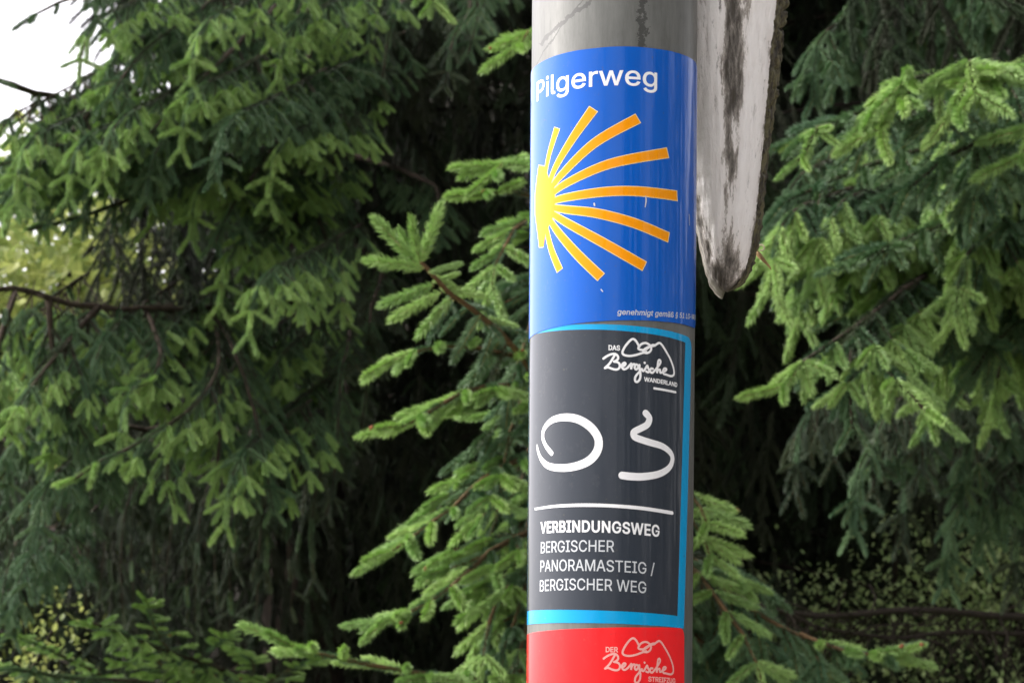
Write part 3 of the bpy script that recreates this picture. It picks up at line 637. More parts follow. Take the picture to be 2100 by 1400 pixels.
script = [
    [(372, 607), (440, 560), (520, 525), (595, 520), (642, 560), (648, 610), (612, 648), (570, 665)],
    [(592, 530), (540, 620), (480, 710), (400, 788)],
    [(570, 665), (645, 680), (682, 730), (670, 790), (620, 818), (540, 805), (460, 775), (400, 788)],
    [(715, 765), (765, 745), (790, 705), (760, 690), (722, 735), (735, 795), (775, 812), (830, 780), (875, 730), (905, 705), (893, 815), (905, 760), (940, 715), (965, 722)],
    [(1035, 745), (990, 722), (962, 780), (992, 818), (1030, 775), (1050, 725), (1053, 800), (1072, 900), (1060, 1000), (1010, 1055), (970, 1030), (980, 950), (1045, 870), (1100, 800), (1098, 825), (1130, 845), (1172, 790), (1200, 745), (1215, 790), (1240, 838), (1220, 870), (1182, 855)],
    [(1150, 688), (1153, 694)],
    [(1305, 805), (1270, 802), (1255, 850), (1290, 882), (1335, 845), (1400, 765), (1448, 690), (1440, 642), (1410, 650), (1395, 750), (1382, 885), (1400, 835), (1440, 822), (1445, 880), (1490, 868), (1545, 840), (1560, 808), (1520, 800), (1495, 850), (1510, 900), (1550, 915)],
]
def logo(parent, mat, w, dy, word1, word1_px, word2, word2_px, cap2):
    s0, t0 = H(1299.7, 695.2); s1, t1 = H(1299.7 - 2, 695.2 + dy)
    tr = lambda s, t: (s + s1 - s0, t + t1 - t0)
    ribbons_obj([px_stroke([z7(*p) for p in st], w, 4, tr) for st in (hill, heart)], 'hill_line_emblem', INK + 2e-5, mat, parent)
    ribbons_obj([px_stroke([z7(*p) for p in st], w, 4, tr) for st in script], 'script_lettering', INK + 2e-5, mat, parent)
    text(word1, word1_px, 9.5, 'small_lettering', INK, mat, parent, bold=0.0001)
    text(word2, word2_px, cap2, 'small_lettering', INK, mat, parent, bold=0.0001)
logo(gs, M['white_ink'], 4.6, 0.0, 'DAS', [(1247.5, 717.5), (1271.5, 718.5)], 'WANDERLAND', [(1320.5, 781.5), (1355, 786.5), (1388, 793.5)], 8)
ribbons_obj([px_stroke([(1341, 796), (1362, 799.5), (1384.5, 804)], 4.6)], 'underline', INK, M['white_ink'], gs)

# red sticker
rs = empty('red_trail_sticker', on_pole(0, H(1250, 1390)[1], 0.0))
tag(rs, 'red sticker with a pale hill line logo, lowest on the pole', 'sticker')
r_bot = lambda s: r_top(s) - 0.135
r_right = fit_line([(1402.5, 1310), (1402.5, 1350), (1402.3, 1395)], 't')
poly_flat([quad(r_top, r_bot, const(SL), r_right, [0, 0.0045, 0.004, 0], 0.00015)], 'film', 0.00020, M['red'], rs, skirt=0.0002)
logo(rs, M['pink_ink'], 4.0, 612.5, 'DER', [(1241.5, 1336), (1267, 1336.5)], 'STREIFZUG', [(1328.5, 1396), (1384, 1400)], 9)

# ------------------------------------------------------------------ the pointed wooden board
def wood_mats():
    m, nt, out = nmat('weathered_painted_wood')
    at_ = N(nt, 'VertexColor'); at_.layer_name = 'wear'
    sx = N(nt, 'SeparateColor'); nt.links.new(at_.outputs[0], sx.inputs[0])
    fine = noise_tex(nt, 260, 6, 0.75, stretch=(1, 1, 0.14))
    mid = noise_tex(nt, 130, 6, 0.75, stretch=(1, 1, 0.16))
    ad = N(nt, 'Math', operation='ADD'); nt.links.new(sx.outputs[0], ad.inputs[0])
    a2 = N(nt, 'MapRange'); nt.links.new(fine.outputs[0], a2.inputs[0]); a2.inputs[1].default_value = 0.25; a2.inputs[2].default_value = 0.75; a2.inputs[3].default_value = -0.30; a2.inputs[4].default_value = 0.30
    a3 = N(nt, 'MapRange'); nt.links.new(mid.outputs[0], a3.inputs[0]); a3.inputs[1].default_value = 0.25; a3.inputs[2].default_value = 0.75; a3.inputs[3].default_value = -0.36; a3.inputs[4].default_value = 0.36
    s2 = N(nt, 'Math', operation='ADD'); nt.links.new(a2.outputs[0], s2.inputs[0]); nt.links.new(a3.outputs[0], s2.inputs[1])
    nt.links.new(s2.outputs[0], ad.inputs[1])
    c = ramp(nt, [(0.0, (0.90, 0.88, 0.86)), (0.40, (0.82, 0.79, 0.765)), (0.50, (0.40, 0.37, 0.335)), (0.66, (0.20, 0.182, 0.16)), (0.84, (0.075, 0.067, 0.057)), (1.0, (0.06, 0.05, 0.035))], ad.outputs[0])
    cr = noise_tex(nt, 420, 7, 0.8, stretch=(1, 1, 0.035))       # drying cracks along the grain
    cm = noise_tex(nt, 45, 3, 0.6, stretch=(1, 1, 0.25))
    crr = ramp(nt, [(0.56, (0, 0, 0)), (0.64, (1, 1, 1))], cr.outputs[0]); cmr = ramp(nt, [(0.42, (0, 0, 0)), (0.62, (1, 1, 1))], cm.outputs[0])
    cmul = N(nt, 'Math', operation='MULTIPLY'); nt.links.new(crr.outputs[0], cmul.inputs[0]); nt.links.new(cmr.outputs[0], cmul.inputs[1])
    cm2 = N(nt, 'Math', operation='MULTIPLY'); nt.links.new(cmul.outputs[0], cm2.inputs[0]); cm2.inputs[1].default_value = 0.8
    cface = mixc(nt, c.outputs[0], (0.07, 0.06, 0.05), cm2.outputs[0])
    sb = noise_tex(nt, 180, 5, 0.75, stretch=(1, 1, 0.5))
    bk = ramp(nt, [(0.36, (0.014, 0.010, 0.006)), (0.46, (0.045, 0.035, 0.018)), (0.56, (0.12, 0.11, 0.05)), (0.66, (0.15, 0.13, 0.07)), (0.72, (0.42, 0.38, 0.28))], sb.outputs[0])
    col = mixc(nt, cface, bk.outputs[0], sx.outputs[1])
    b = N(nt, 'BsdfPrincipled'); b.inputs['Roughness'].default_value = 0.72; nt.links.new(col, b.inputs['Base Color'])
    bp = N(nt, 'Bump'); bp.inputs['Strength'].default_value = 0.7; bp.inputs['Distance'].default_value = 0.0012
    iv = N(nt, 'Math', operation='SUBTRACT'); iv.inputs[0].default_value = 1; nt.links.new(ad.outputs[0], iv.inputs[1])
    nt.links.new(iv.outputs[0], bp.inputs['Height']); nt.links.new(bp.outputs[0], b.inputs['Normal'])
    nt.links.new(b.outputs[0], out.inputs[0])
    return m
M['board'] = wood_mats()
def board():
    D = 1.145
    # outline in photo pixels: left edge, ridge between face and bark edge, right edge, by height
    prof = [(-420, 1395, 1640, 1672), (-200, 1398, 1612, 1640), (0, 1402, 1592, 1618), (100, 1406, 1581, 1606), (200, 1411, 1573, 1594),
            (300, 1417, 1565, 1580), (400, 1425, 1555, 1569), (450, 1431, 1550, 1564), (500, 1441, 1543, 1557), (540, 1450, 1533, 1547), (570, 1461, 1521, 1534),
            (586, 1471, 1508, 1520), (594, 1480, 1497, 1508), (598, 1487, 1491, 1495)]
    def lerp(y):
        for a, b in zip(prof, prof[1:]):
            if y <= b[0]:
                u = (y - a[0]) / (b[0] - a[0]); return [a[k] + (b[k] - a[k]) * u for k in (1, 2, 3)]
        return list(prof[-1][1:])
    rows = []; y = -420
    while y < 597: rows.append(y); y += 5.0 if y > -30 else 20
    rows.append(597.5)
    NF, NS = 64, 14
    verts = []; cols = []
    for y in rows:
        l, r, e = lerp(y)
        jl = 3.0 * noise.noise(Vector((y * 0.05, 1, 0))) + 1.6 * noise.noise(Vector((y * 0.19, 5, 0)))
        l += jl * min(1, (e - l) / 60)
        r += 1.8 * noise.noise(Vector((y * 0.11, 9, 0)))
        e += 2.0 * noise.noise(Vector((y * 0.08, 13, 0))) * min(1, (e - l) / 60) + 1.0 * noise.noise(Vector((y * 0.3, 17, 0)))
        w = r - l
        row = []
        for k in range(NF + 1):                    # front face, gently convex
            u = k / NF; x = l + w * u
            bulge = 0.007 * (1 - (2 * u - 1) ** 2) * min(1, w / 110) + 0.004 * (0.5 - abs(u - 0.25))
            # worn channel: wide and dark at the top, running to the tip
            topx = 1508 + (1488 - 1508) * max(0, min(1, y / 600))
            halfw = 42 - 26 * max(0, min(1, y / 480)) + (18 * max(0, (y - 430) / 170) if y > 430 else 0)
            c = 1 - abs(x - topx - 5 * noise.noise(Vector((y * 0.012, 3, 0)))) / halfw
            nz = noise.noise(Vector((x * 0.10, y * 0.012, 7)))
            wear = 0.03 + max(0, min(1, c * 1.9)) * (0.64 if y < 160 else 0.64 - 0.24 * min(1, (y - 160) / 260)) + 0.22 * nz
            if y > 300:          # left edge worn bare, towards the tip everything
                ew = max(0, 1 - (x - l) / (15 + 16 * (y - 300) / 300)); wear += 0.65 * ew
                wear += 0.42 * max(0, (y - 440) / 168)
            wear += 0.35 * max(0, (x - r + 10) / 10) * (1 if y > 60 else 0.3)
            if y < 60: wear += 0.45 * max(0, 1 - abs(x - 1440) / 28) * (1 - y / 60 if y > 0 else 1)
            wear = max(0.0, min(1.0, wear))
            rel = -0.0022 * max(0, min(1, wear)) * abs(noise.noise(Vector((x * 0.22, y * 0.02, 2)))) - 0.0012 * wear
            p = at(x, y, D) + Vector((0, -1, 0)) * (bulge + rel)
            row.append(p); cols.append((wear, 0.0, 0, 1))
        for k in range(1, NS + 1):                 # bark side, turned away, 24 mm deep
            u = k / NS
            x = r + (e - r) * min(1.0, u * 1.15) if u < 0.87 else e - (e - r) * 0.5 * (u - 0.87) / 0.13
            dd = 0.020 * u
            rough = 0.0010 * noise.noise(Vector((x * 0.16, y * 0.07, u * 6))) + 0.0007 * noise.noise(Vector((x * 0.4, y * 0.3, u * 11)))
            hole = noise.noise(Vector((u * 3.3, y * 0.075, 21)))
            if hole > 0.30: rough -= 0.003 * (hole - 0.30) / 0.3
            q = at(x, y, D); q = camp + (q - camp) * ((D + dd) / D)
            q += Vector((rough, -rough * 0.6, 0))
            row.append(q); cols.append((0.8, 1.0, 0, 1))
        for k in range(1, 9):                      # back
            u = k / 8; a = row[-1] if k == 1 else a
            x = e - (e - l) * u
            q = at(x, y, D); q = camp + (q - camp) * ((D + 0.022) / D)
            if k == 8: q = at(l, y, D) + Vector((0.0005, 0.02, 0))
            row.append(q); cols.append((0.7, 0.5, 0, 1))
        verts.append(row)
    n = len(verts[0]); flat = [p for r_ in verts for p in r_]
    fs = [(i * n + k, i * n + (k + 1) % n, (i + 1) * n + (k + 1) % n, (i + 1) * n + k) for i in range(len(rows) - 1) for k in range(n)]
    fs.append(tuple(range(n))); fs.append(tuple((len(rows) - 1) * n + k for k in range(n))[::-1])
    me = mesh_of('weathered_board', flat, fs)
    me.materials.append(M['board'])
    ca = me.color_attributes.new('wear', 'FLOAT_COLOR', 'POINT')
    for i, c in enumerate(cols): ca.data[i].color = c
    bm = bmesh.new(); bm.from_mesh(me); bmesh.ops.recalc_face_normals(bm, faces=bm.faces[:])
    bark = [f for f in bm.faces if all(cols[v.index][1] > 0.9 for v in f.verts)]
    bm.free()
    root = empty('wooden_board', at(1500, -420, D))
    tag(root, 'weathered whitish wooden board tapering to a point, beside the pole', 'wooden board')
    # split face and bark edge into two parts sharing their seam
    def sub(name, keep):
        m2 = me.copy(); m2.name = name
        b2 = bmesh.new(); b2.from_mesh(m2); bmesh.ops.recalc_face_normals(b2, faces=b2.faces[:])
        b2.faces.ensure_lookup_table()
        dele = [f for f in b2.faces if (sum(cols[v.index][1] for v in f.verts) / len(f.verts) > 0.3 and len(f.verts) == 4 and max(cols[v.index][1] for v in f.verts) > 0.9 and True) != keep]
        bmesh.ops.delete(b2, geom=dele, context='FACES'); b2.to_mesh(m2); b2.free()
        o = put(name, m2, root); 
        for p in m2.polygons: p.use_smooth = True
        return o
    sub('board_face', False); sub('bark_edge', True)
    bpy.data.meshes.remove(me)
    # bolt and steel strap fixing it to the pole, above the picture
    mb = MB()
    for tt in (0.43,):
        vsx = []
        for z in (0, 0.02):
            for off in (0.0006, 0.0026):
                for k in range(64): vsx.append(on_pole(2 * pi * k / 64 * R0, tt + z, off))
        f2 = []
        for k in range(64):
            k2 = (k + 1) % 64
            f2 += [(64 + k, 64 + k2, 192 + k2, 192 + k), (k, k2, 64 + k2, 64 + k), (128 + k, 192 + k, 192 + k2, 128 + k2)]
        mb.add(vsx, f2)
        a = on_pole(radians(80) * R0, tt + 0.01, 0.0); b_ = at(1500, -300, D + 0.012)
        mb.tube([a, b_], [0.005, 0.005], 10)
    put('pole_strap', mb.mesh('pole_strap'), root, [M['steel']])
board()
# ------------------------------------------------------------------ ground and slope
M['bounce_grey'] = bark_mat('added_path_grey', (0.20, 0.175, 0.155), (0.34, 0.31, 0.29), 40)
def ground():
    vsx = []; nx, ny = 60, 60
    for j in range(ny + 1):
        for i in range(nx + 1):
            x = -400 + 800 * i / nx; y = -300 + 900 * j / ny
            x = x if abs(x) > 60 else x; vsx.append(Vector((x, y, -0.02 + 0.05 * noise.noise(Vector((x * .1, y * .1, 0))))))
    fs = [(j * (nx + 1) + i, j * (nx + 1) + i + 1, (j + 1) * (nx + 1) + i + 1, (j + 1) * (nx + 1) + i) for j in range(ny) for i in range(nx)]
    o = put('ground', mesh_of('ground', vsx, fs), None, [M['grass']], smooth=True); o['kind'] = 'structure'
    pv = []; px_, py_ = 80, 20
    for j in range(py_ + 1):
        for i in range(px_ + 1):
            x = -40 + 80 * i / px_; pv.append(Vector((x, -3.2 + 5.4 * j / py_ + .25 * noise.noise(Vector((x * .3, j / py_, 0))), 0.05 + .006 * noise.noise(Vector((x, j, 1))))))
    pf = [(j * (px_ + 1) + i, j * (px_ + 1) + i + 1, (j + 1) * (px_ + 1) + i + 1, (j + 1) * (px_ + 1) + i) for j in range(py_) for i in range(px_)]
    o = put('added_path', mesh_of('added_path', pv, pf), None, [M['bounce_grey']]); o['kind'] = 'structure'  # unseen grey strip, added to replace green bounce light from the meadow
    # dark slope added as backdrop, keeps sky out of the gaps between spruces
    vsx = []; nx, ny = 70, 34
    for j in range(ny + 1):
        for i in range(nx + 1):
            x = -3.2 + 34 * i / nx; y = 9.0 + 26 * j / ny
            side = max(0, min(1, (x + 3.2) / 2.2)); side = side * side * (3 - 2 * side)
            back = min(1, (y - 9.0) / 9.0)
            h = (9.0 * back ** 0.8) * side * (1 if j < ny else 0.9)
            z = -0.1 + h + 0.25 * noise.noise(Vector((x * .7, y * .7, 4)))
            vsx.append(Vector((x, y, z)))
    fs = [(j * (nx + 1) + i, j * (nx + 1) + i + 1, (j + 1) * (nx + 1) + i + 1, (j + 1) * (nx + 1) + i) for j in range(ny) for i in range(nx)]
    o = put('dark_backdrop_slope', mesh_of('dark_backdrop_slope', vsx, fs), None, [M['slope_dark']], smooth=True); o['kind'] = 'structure'
ground()

# ------------------------------------------------------------------ spruce shoots
UP = Vector((0, 0, 1)); DN = Vector((0, 0, -1))
def shoot_mesh(name, rng, fresh, L=0.07, count=150, width=0.0012, mats=(0, 1)):
    """a twig along +Z set with needles; flattened so that most needles leave sideways and above"""
    mb = MB()
    bend = Vector((rng.uniform(-.12, .12), rng.uniform(-.14, .02), 0))
    def axis(u): return Vector((bend.x * u * u, bend.y * u * u, u)) * L
    mb.tube([axis(0), axis(.5), axis(.94)], [0.0014, 0.0012, 0.0007], 4, 0, cap=False)
    for i in range(count):
        u = (i + rng.random()) / count
        if fresh: ang = rng.uniform(0, 2 * pi)
        else:
            ang = rng.choice([0, pi]) + rng.gauss(0, 0.55)
            if rng.random() < .35: ang = rng.uniform(0.2, pi - 0.2)
        lean = radians(rng.gauss(46 if fresh else 54, 8)) * (1 - 0.55 * max(0, u - .8) / .2)
        nl = (0.0138 if fresh else 0.0135) * rng.uniform(.8, 1.12) * (1.0 if u > .12 else .8)
        if u > .9: nl *= 0.85
        rad = Vector((cos(ang), sin(ang), 0))
        d = (rad * sin(lean) + Vector((0, 0, 1)) * cos(lean)).normalized()
        b = axis(u * .97)
        d2 = (d + Vector((0, 0, .25)) + Vector((0, -0.08, 0))).normalized()
        sd = d.cross(Vector((rng.uniform(-1, 1), rng.uniform(-1, 1), rng.uniform(-1, 1)))).normalized(); tt = sd.cross(d)
        w = width / 2
        c = b + d * nl * .55; e = c + d2 * nl * .45
        q = [b + sd * w * .6, b - sd * w * .6, c + sd * w, c - sd * w, c + tt * w * .8, e]
        mb.add(q, [(0, 1, 3, 2), (1, 0, 4, 3) if False else (0, 4, 2), (0, 1, 4), (1, 3, 4), (2, 4, 5), (4, 3, 5), (3, 2, 5)], 1)
    return mb.mesh(name)
rs_ = random.Random(5)
SH = {}
def reg(kind, fresh, n, mat, stem, **kw):
    SH[kind] = []
    for i in range(n):
        me = shoot_mesh('shoot', rs_, fresh, **kw); me.materials.append(M[stem]); me.materials.append(M[mat]); SH[kind].append(me)
reg('new', True, 5, 'needle_new', 'stem_pale', count=400)
reg('mid', False, 5, 'needle_mid', 'stem_pale', count=380)
reg('old', False, 5, 'needle_old', 'stem', count=280)
def bud_mesh():
    mb = MB(); L = 0.010
    pts = [Vector((0, 0, L * u)) for u in (0, .25, .55, .8, 1)]
    mb.tube(pts, [0.0016, 0.0036, 0.0038, 0.0024, 0.0005], 7)
    for i in range(9):
        a = i * 2.4; z = L * (0.2 + .07 * i); r = Vector((cos(a), sin(a), 0))
        t_ = Vector((-sin(a), cos(a), 0))
        mb.add([r * .0033 + t_ * .0012 + Vector((0, 0, z)), r * .0033 - t_ * .0012 + Vector((0, 0, z)), r * .0052 + Vector((0, 0, z + .0028))], [(0, 1, 2)])
    me = mb.mesh('bud'); me.materials.append(M['bud']); return me
BUD = bud_mesh()

def frame(d, up=None):
    z = d.normalized(); u = up or UP
    x = u.cross(z)
    if x.length < 0.05: x = Vector((0.3, 0.95, 0)).cross(z)
    x.normalize(); y = z.cross(x)
    return Matrix((x, y, z)).transposed()
LSH = 0.07
class Tree:
    def __init__(s, name, label, base, group=None, cat='tree'):
        s.root = empty(name, base); tag(s.root, label, cat, group)
        s.branches = []; s.loose = []; s.twigs = []
    def trunk(s, pts, rad, n=14):
        mb = MB(); P = []; Q = []
        for i in range(len(pts) - 1):
            for k in range(8):
                u = k / 8; p = pts[i].lerp(pts[i + 1], u); P.append(p); Q.append(rad[i] + (rad[i + 1] - rad[i]) * u)
        P.append(pts[-1]); Q.append(rad[-1])
        mb.tube(P, Q, n)
        for i, v in enumerate(mb.v):
            k = 0.12 * Q[min(len(Q) - 1, i // n)] * noise.noise(Vector(v) * 9)
            mb.v[i] = (v[0] + k, v[1] + k, v[2])
        put('trunk', mb.mesh('trunk'), s.root, [M['bark']], smooth=True)

def pl_resample(pts, step):
    d = [0]
    for a, b in zip(pts, pts[1:]): d.append(d[-1] + (b - a).length)
    n = max(2, round(d[-1] / step)); out = []; j = 0
    for i in range(n + 1):
        x = d[-1] * i / n
        while j < len(d) - 2 and d[j + 1] < x: j += 1
        out.append(pts[j].lerp(pts[j + 1], (x - d[j]) / max(1e-9, d[j + 1] - d[j])))
    return out
def sm3(pts, sub=6):
    return [Vector(p) for p in smooth_line([tuple(p) for p in pts], sub=sub)]

def twig(rec, wood, rng, p, d, n, seg, hang, lvl, tip='new', young=1, spread=50, sidevec=None):
    """chain of shoots with paired side shoots; rec gets (pos, dir, up, len, kind)"""
    for i in range(n):
        last = i == n - 1
        d = (d + DN * hang * (0.10 + 0.05 * i) + Vector((rng.gauss(0, .05), rng.gauss(0, .05), rng.gauss(0, .05)))).normalized()
        L = seg * rng.uniform(.85, 1.12)
        kind = tip if last else ('mid' if (n - 1 - i) <= young else 'old')
        rec.append((p.copy(), d.copy(), L, kind))
        q = p + d * L
        if not last: wood.append((p.copy(), q.copy(), 0.0011 + 0.0006 * (n - i)))
        if lvl > 0 and not last or (last and lvl > 0 and rng.random() < .6):
            sv = sidevec if sidevec is not None else d.cross(UP)
            if sv.length < .15: sv = Vector((rng.uniform(-1, 1), rng.uniform(-.4, .4), 0))
            sv = sv.normalized()
            base = q if not last else p + d * L * 0.05
            for sg in (-1, 1):
                if rng.random() < .10: continue
                a = radians(rng.gauss(spread, 8))
                ld = (d * cos(a) + sv * sg * sin(a) + DN * hang * .18 + Vector((rng.gauss(0, .08),) * 3)).normalized()
                m = max(1, round((n - i) * .5 * rng.uniform(.7, 1.1)))
                if lvl == 1: m = min(m, 2) if rng.random() < .75 else m
                twig(rec, wood, rng, base, ld, m, seg * .86, hang * 1.35 + .15, lvl - 1, tip, young, spread)
        p = q

def add_branch(tree, rng, pts, r0, r1, bare=0.25, step=0.06, tlen=(3, 5), seg=0.065, hang=0.6, lvl=1, tip='new', young=1, lat=0.75, drop=0.0, mainshoots=True, bud=0.0, side=None, endfan=True):
    """main limb through pts with side twigs beyond 'bare'; returned as one branch record"""
    P = pl_resample(sm3(pts), step)
    n = len(P); rec = []; wood = []
    for i, p in enumerate(P):
        u = i / (n - 1)
        t = (P[min(i + 1, n - 1)] - P[max(i - 1, 0)]).normalized()
        if u < bare: continue
        if mainshoots and i < n - 1:
            rec.append((p.copy(), (P[i + 1] - p).normalized(), (P[i + 1] - p).length * 1.05, tip if i >= n - 2 else ('mid' if u > .7 else 'old')))
        sv = side.copy() if side else t.cross(UP)
        if sv.length < .15: sv = Vector((1, 0.2, 0))
        sv.normalize()
        m = max(1, round(rng.uniform(*tlen) * (1 - .72 * max(0, u - .35) / .65)))
        if i < n - 1:
            for sg in (-1, 1):
                if rng.random() > lat: continue
                a = radians(rng.gauss(52, 9))
                d = (t * cos(a) + sv * sg * sin(a) + DN * drop * rng.uniform(.5, 1.2) + Vector((rng.gauss(0, .1),) * 3)).normalized()
                twig(rec, wood, rng, p, d, m, seg, hang, lvl if m > 1 else 0, tip, young, side=None) if False else twig(rec, wood, rng, p, d, m, seg, hang, lvl if m > 1 else 0, tip, young)
            if drop > 0 and rng.random() < .6:
                twig(rec, wood, rng, p, (t * .4 + DN + Vector((rng.gauss(0, .2),) * 3)).normalized(), m, seg, hang, lvl if m > 1 else 0, tip, young)
    if endfan:
        t = (P[-1] - P[-2]).normalized(); sv = t.cross(UP)
        if sv.length < .15: sv = Vector((1, 0.2, 0))
        sv.normalize(); pu = sv.cross(t)
        for a in (-62, -30, 30, 62):
            d = t * cos(radians(a)) + sv * sin(radians(a)) * .95 + pu * rng.uniform(-.3, .35)
            rec.append((P[-2] if abs(a) > 40 else P[-1] - t * .01, d.normalized(), seg * rng.uniform(.85, 1.1), tip))
    mb = MB()
    rad = [r0 + (r1 - r0) * (i / (n - 1)) for i in range(n)]
    mb.tube([p + Vector((noise.noise(p * 23), noise.noise(p * 23 + UP * 5), noise.noise(p * 23 + UP * 9))) * min(.012, r * .9) for p, r in zip(P, rad)], [r * (1 + .3 * noise.noise(p * 31)) for p, r in zip(P, rad)], 7)
    if r0 > .008:                # stubs of broken twigs on the older limbs
        for i in range(1, n - 1):
            for _ in range(2):
                d = Vector((rng.gauss(0, 1), rng.gauss(0, 1), rng.gauss(-.2, 1))).normalized()
                mb.tube([P[i], P[i] + d * rng.uniform(.012, .05)], [rad[i] * .28, rad[i] * .12], 3, cap=False)
    for a, b, w in wood: mb.tube([a, b], [w, w * .8], 3, cap=False)
    tree.branches.append((mb, rec, bud))

def visible_score(p, kind):
    x, y, dep = project(p)
    if x < -60 or x > 2160 or y < -60 or y > 1460: return -1 / max(dep, .1)
    hid = 1080 < x < 1425
    return (1.0 if not hid else .05) / dep * (1.6 if kind == 'new' else 1.0 if kind == 'mid' else .6)

def point_instances(name, recs, sources, parent, label=None, group=None):
    """one object of stuff: real shoots placed by geometry nodes. recs: (pos, rotmatrix, scale, idx)"""
    me = bpy.data.meshes.new(name)
    me.from_pydata([tuple(r[0]) for r in recs], [], [])
    for nm_, ty_ in (('rot', 'FLOAT_VECTOR'), ('scl', 'FLOAT'), ('idx', 'INT')): me.attributes.new(nm_, ty_, 'POINT')
    a, b, c = me.attributes['rot'], me.attributes['scl'], me.attributes['idx']
    rot = []
    for r in recs: rot += list((r[1].to_3x3() if len(r[1]) == 4 else r[1]).to_euler('XYZ'))
    a.data.foreach_set('vector', rot); b.data.foreach_set('value', [r[2] for r in recs]); c.data.foreach_set('value', [r[3] for r in recs])
    o = put(name, me, parent)
    ng = bpy.data.node_groups.new(name, 'GeometryNodeTree')
    ng.interface.new_socket('Geometry', in_out='INPUT', socket_type='NodeSocketGeometry')
    ng.interface.new_socket('Geometry', in_out='OUTPUT', socket_type='NodeSocketGeometry')
    gi = ng.nodes.new('NodeGroupInput'); go = ng.nodes.new('NodeGroupOutput')
    jn = ng.nodes.new('GeometryNodeJoinGeometry')
    # join keeps the reverse of link order; link last first
    for s in reversed(sources):
        oi = ng.nodes.new('GeometryNodeObjectInfo'); oi.inputs['Object'].default_value = s
        oi.inputs['As Instance'].default_value = True; oi.transform_space = 'ORIGINAL'
        ng.links.new(oi.outputs['Geometry'], jn.inputs[0])
    ip = ng.nodes.new('GeometryNodeInstanceOnPoints')
    ip.inputs['Pick Instance'].default_value = True
    def na(n_, ty):
        x = ng.nodes.new('GeometryNodeInputNamedAttribute'); x.data_type = ty; x.inputs[0].default_value = n_
        want = {'FLOAT_VECTOR': 'VECTOR', 'FLOAT': 'VALUE', 'INT': 'INT'}[ty]
        return [s for s in x.outputs if s.enabled and s.type == want and s.name == 'Attribute'][0]
    ng.links.new(gi.outputs[0], ip.inputs['Points']); ng.links.new(jn.outputs[0], ip.inputs['Instance'])
    er = ng.nodes.new('FunctionNodeEulerToRotation'); ng.links.new(na('rot', 'FLOAT_VECTOR'), er.inputs[0]); ng.links.new(er.outputs[0], ip.inputs['Rotation'])
    ng.links.new(na('scl', 'FLOAT'), ip.inputs['Scale'])
    ng.links.new(na('idx', 'INT'), ip.inputs['Instance Index'])
    ng.links.new(ip.outputs[0], go.inputs[0])
    md = o.modifiers.new('shoots', 'NODES'); md.node_group = ng
    o['kind'] = 'stuff'
    return o

SRC = {}       # kind -> list of real, placed shoot objects that the far foliage repeats
def place_shoot(name, me, parent, pw, pos, d, L, rng, extra=1.0):
    o = bpy.data.objects.new(name, me)
    COL.objects.link(o); o.parent = parent
    rm = frame(d).to_4x4() @ Matrix.Rotation(rng.uniform(-.5, .5), 4, 'Z')
    s = L / LSH * extra
    o.matrix_basis = pw @ (Matrix.Translation(pos) @ rm @ Matrix.Diagonal((s, s, s, 1)))
    return o

def finish_tree(tree, rng, budget=300, keep=None):
    allr = []
    for bi, (mb, rec, bud) in enumerate(tree.branches):
        for r in rec:
            if keep and not keep(r[0]): continue
            allr.append((visible_score(r[0] + r[1] * r[2] * .5, r[3]), bi, r))
    allr.sort(key=lambda a: -a[0])
    olds = [a for k_ in ('old', 'mid') for a in [b for b in allr if b[2][3] == k_][:30]]   # some of every age among the single ones
    oi = set(map(id, olds)); oth = [a for a in allr if id(a) not in oi]
    single = oth[:budget - len(olds)] + olds; rest = oth[budget - len(olds):]
    objs = []
    for mb, rec, bud in tree.branches:
        b = put('branch', mb.mesh('branch'), tree.root, [M['stem'] if tree.root.name.startswith('young') else M['limb']], smooth=True); objs.append(b)
    invs = [world_of(b).inverted() for b in objs]
    nb = 0
    for sc, bi, (p, d, L, kind) in single:
        k = rng.randrange(5)
        o = place_shoot('shoot', SH[kind][k], objs[bi], invs[bi], p, d, L, rng)
        SRC.setdefault(kind, {}).setdefault(k, o)
        if kind == 'new' and rng.random() < tree.branches[bi][2]:
            place_shoot('bud', BUD, objs[bi], invs[bi], p + d * L * .98 + UP * .002, (d + Vector((rng.gauss(0, .5),) * 3)).normalized(), LSH, rng, rng.uniform(.45, .8))
            nb += 1
    return rest
def finish_rest(tree, rng, rest):
    kinds = ['new', 'mid', 'old']; src = []; ofs = {}
    for k in kinds:
        ofs[k] = len(src); src += [SRC[k][i] for i in sorted(SRC[k])]
    cnt = {k: len(SRC[k]) for k in kinds}
    recs = []
    for sc, bi, (p, d, L, kind) in rest:
        recs.append((p, frame(d) @ Matrix.Rotation(rng.uniform(-.5, .5), 3, 'Z'), L / LSH, ofs[kind] + rng.randrange(cnt[kind])))
    if recs: point_instances('foliage', recs, src, tree.root)

# ================================================================== young spruce right behind the pole
rg = random.Random(21)
near = Tree('young_spruce', 'bright green young spruce whose shoots reach out on both sides behind the pole', at(1270, 1400, 3.35) * 1.0, 'spruce trees')
near.root.location = Vector((near.root.location.x, near.root.location.y, 0))
bx, by = near.root.location.x, near.root.location.y
near.trunk([Vector((bx, by, 0)), Vector((bx, by, 1.6)), Vector((bx + .02, by, 2.5)), Vector((bx + .02, by, 3.3))], [.05, .04, .022, .008])
A = at
def nb_(pts, **kw):
    d = dict(r0=.0055, r1=.0018, bare=.14, step=.043, tlen=(2.2, 4.2), seg=.062, hang=.35, lvl=1, tip='new', young=1, lat=.85, bud=.03)
    d.update(kw); r0 = d.pop('r0'); r1 = d.pop('r1')
    add_branch(near, rg, [A(*p) for p in pts], r0, r1, **d)
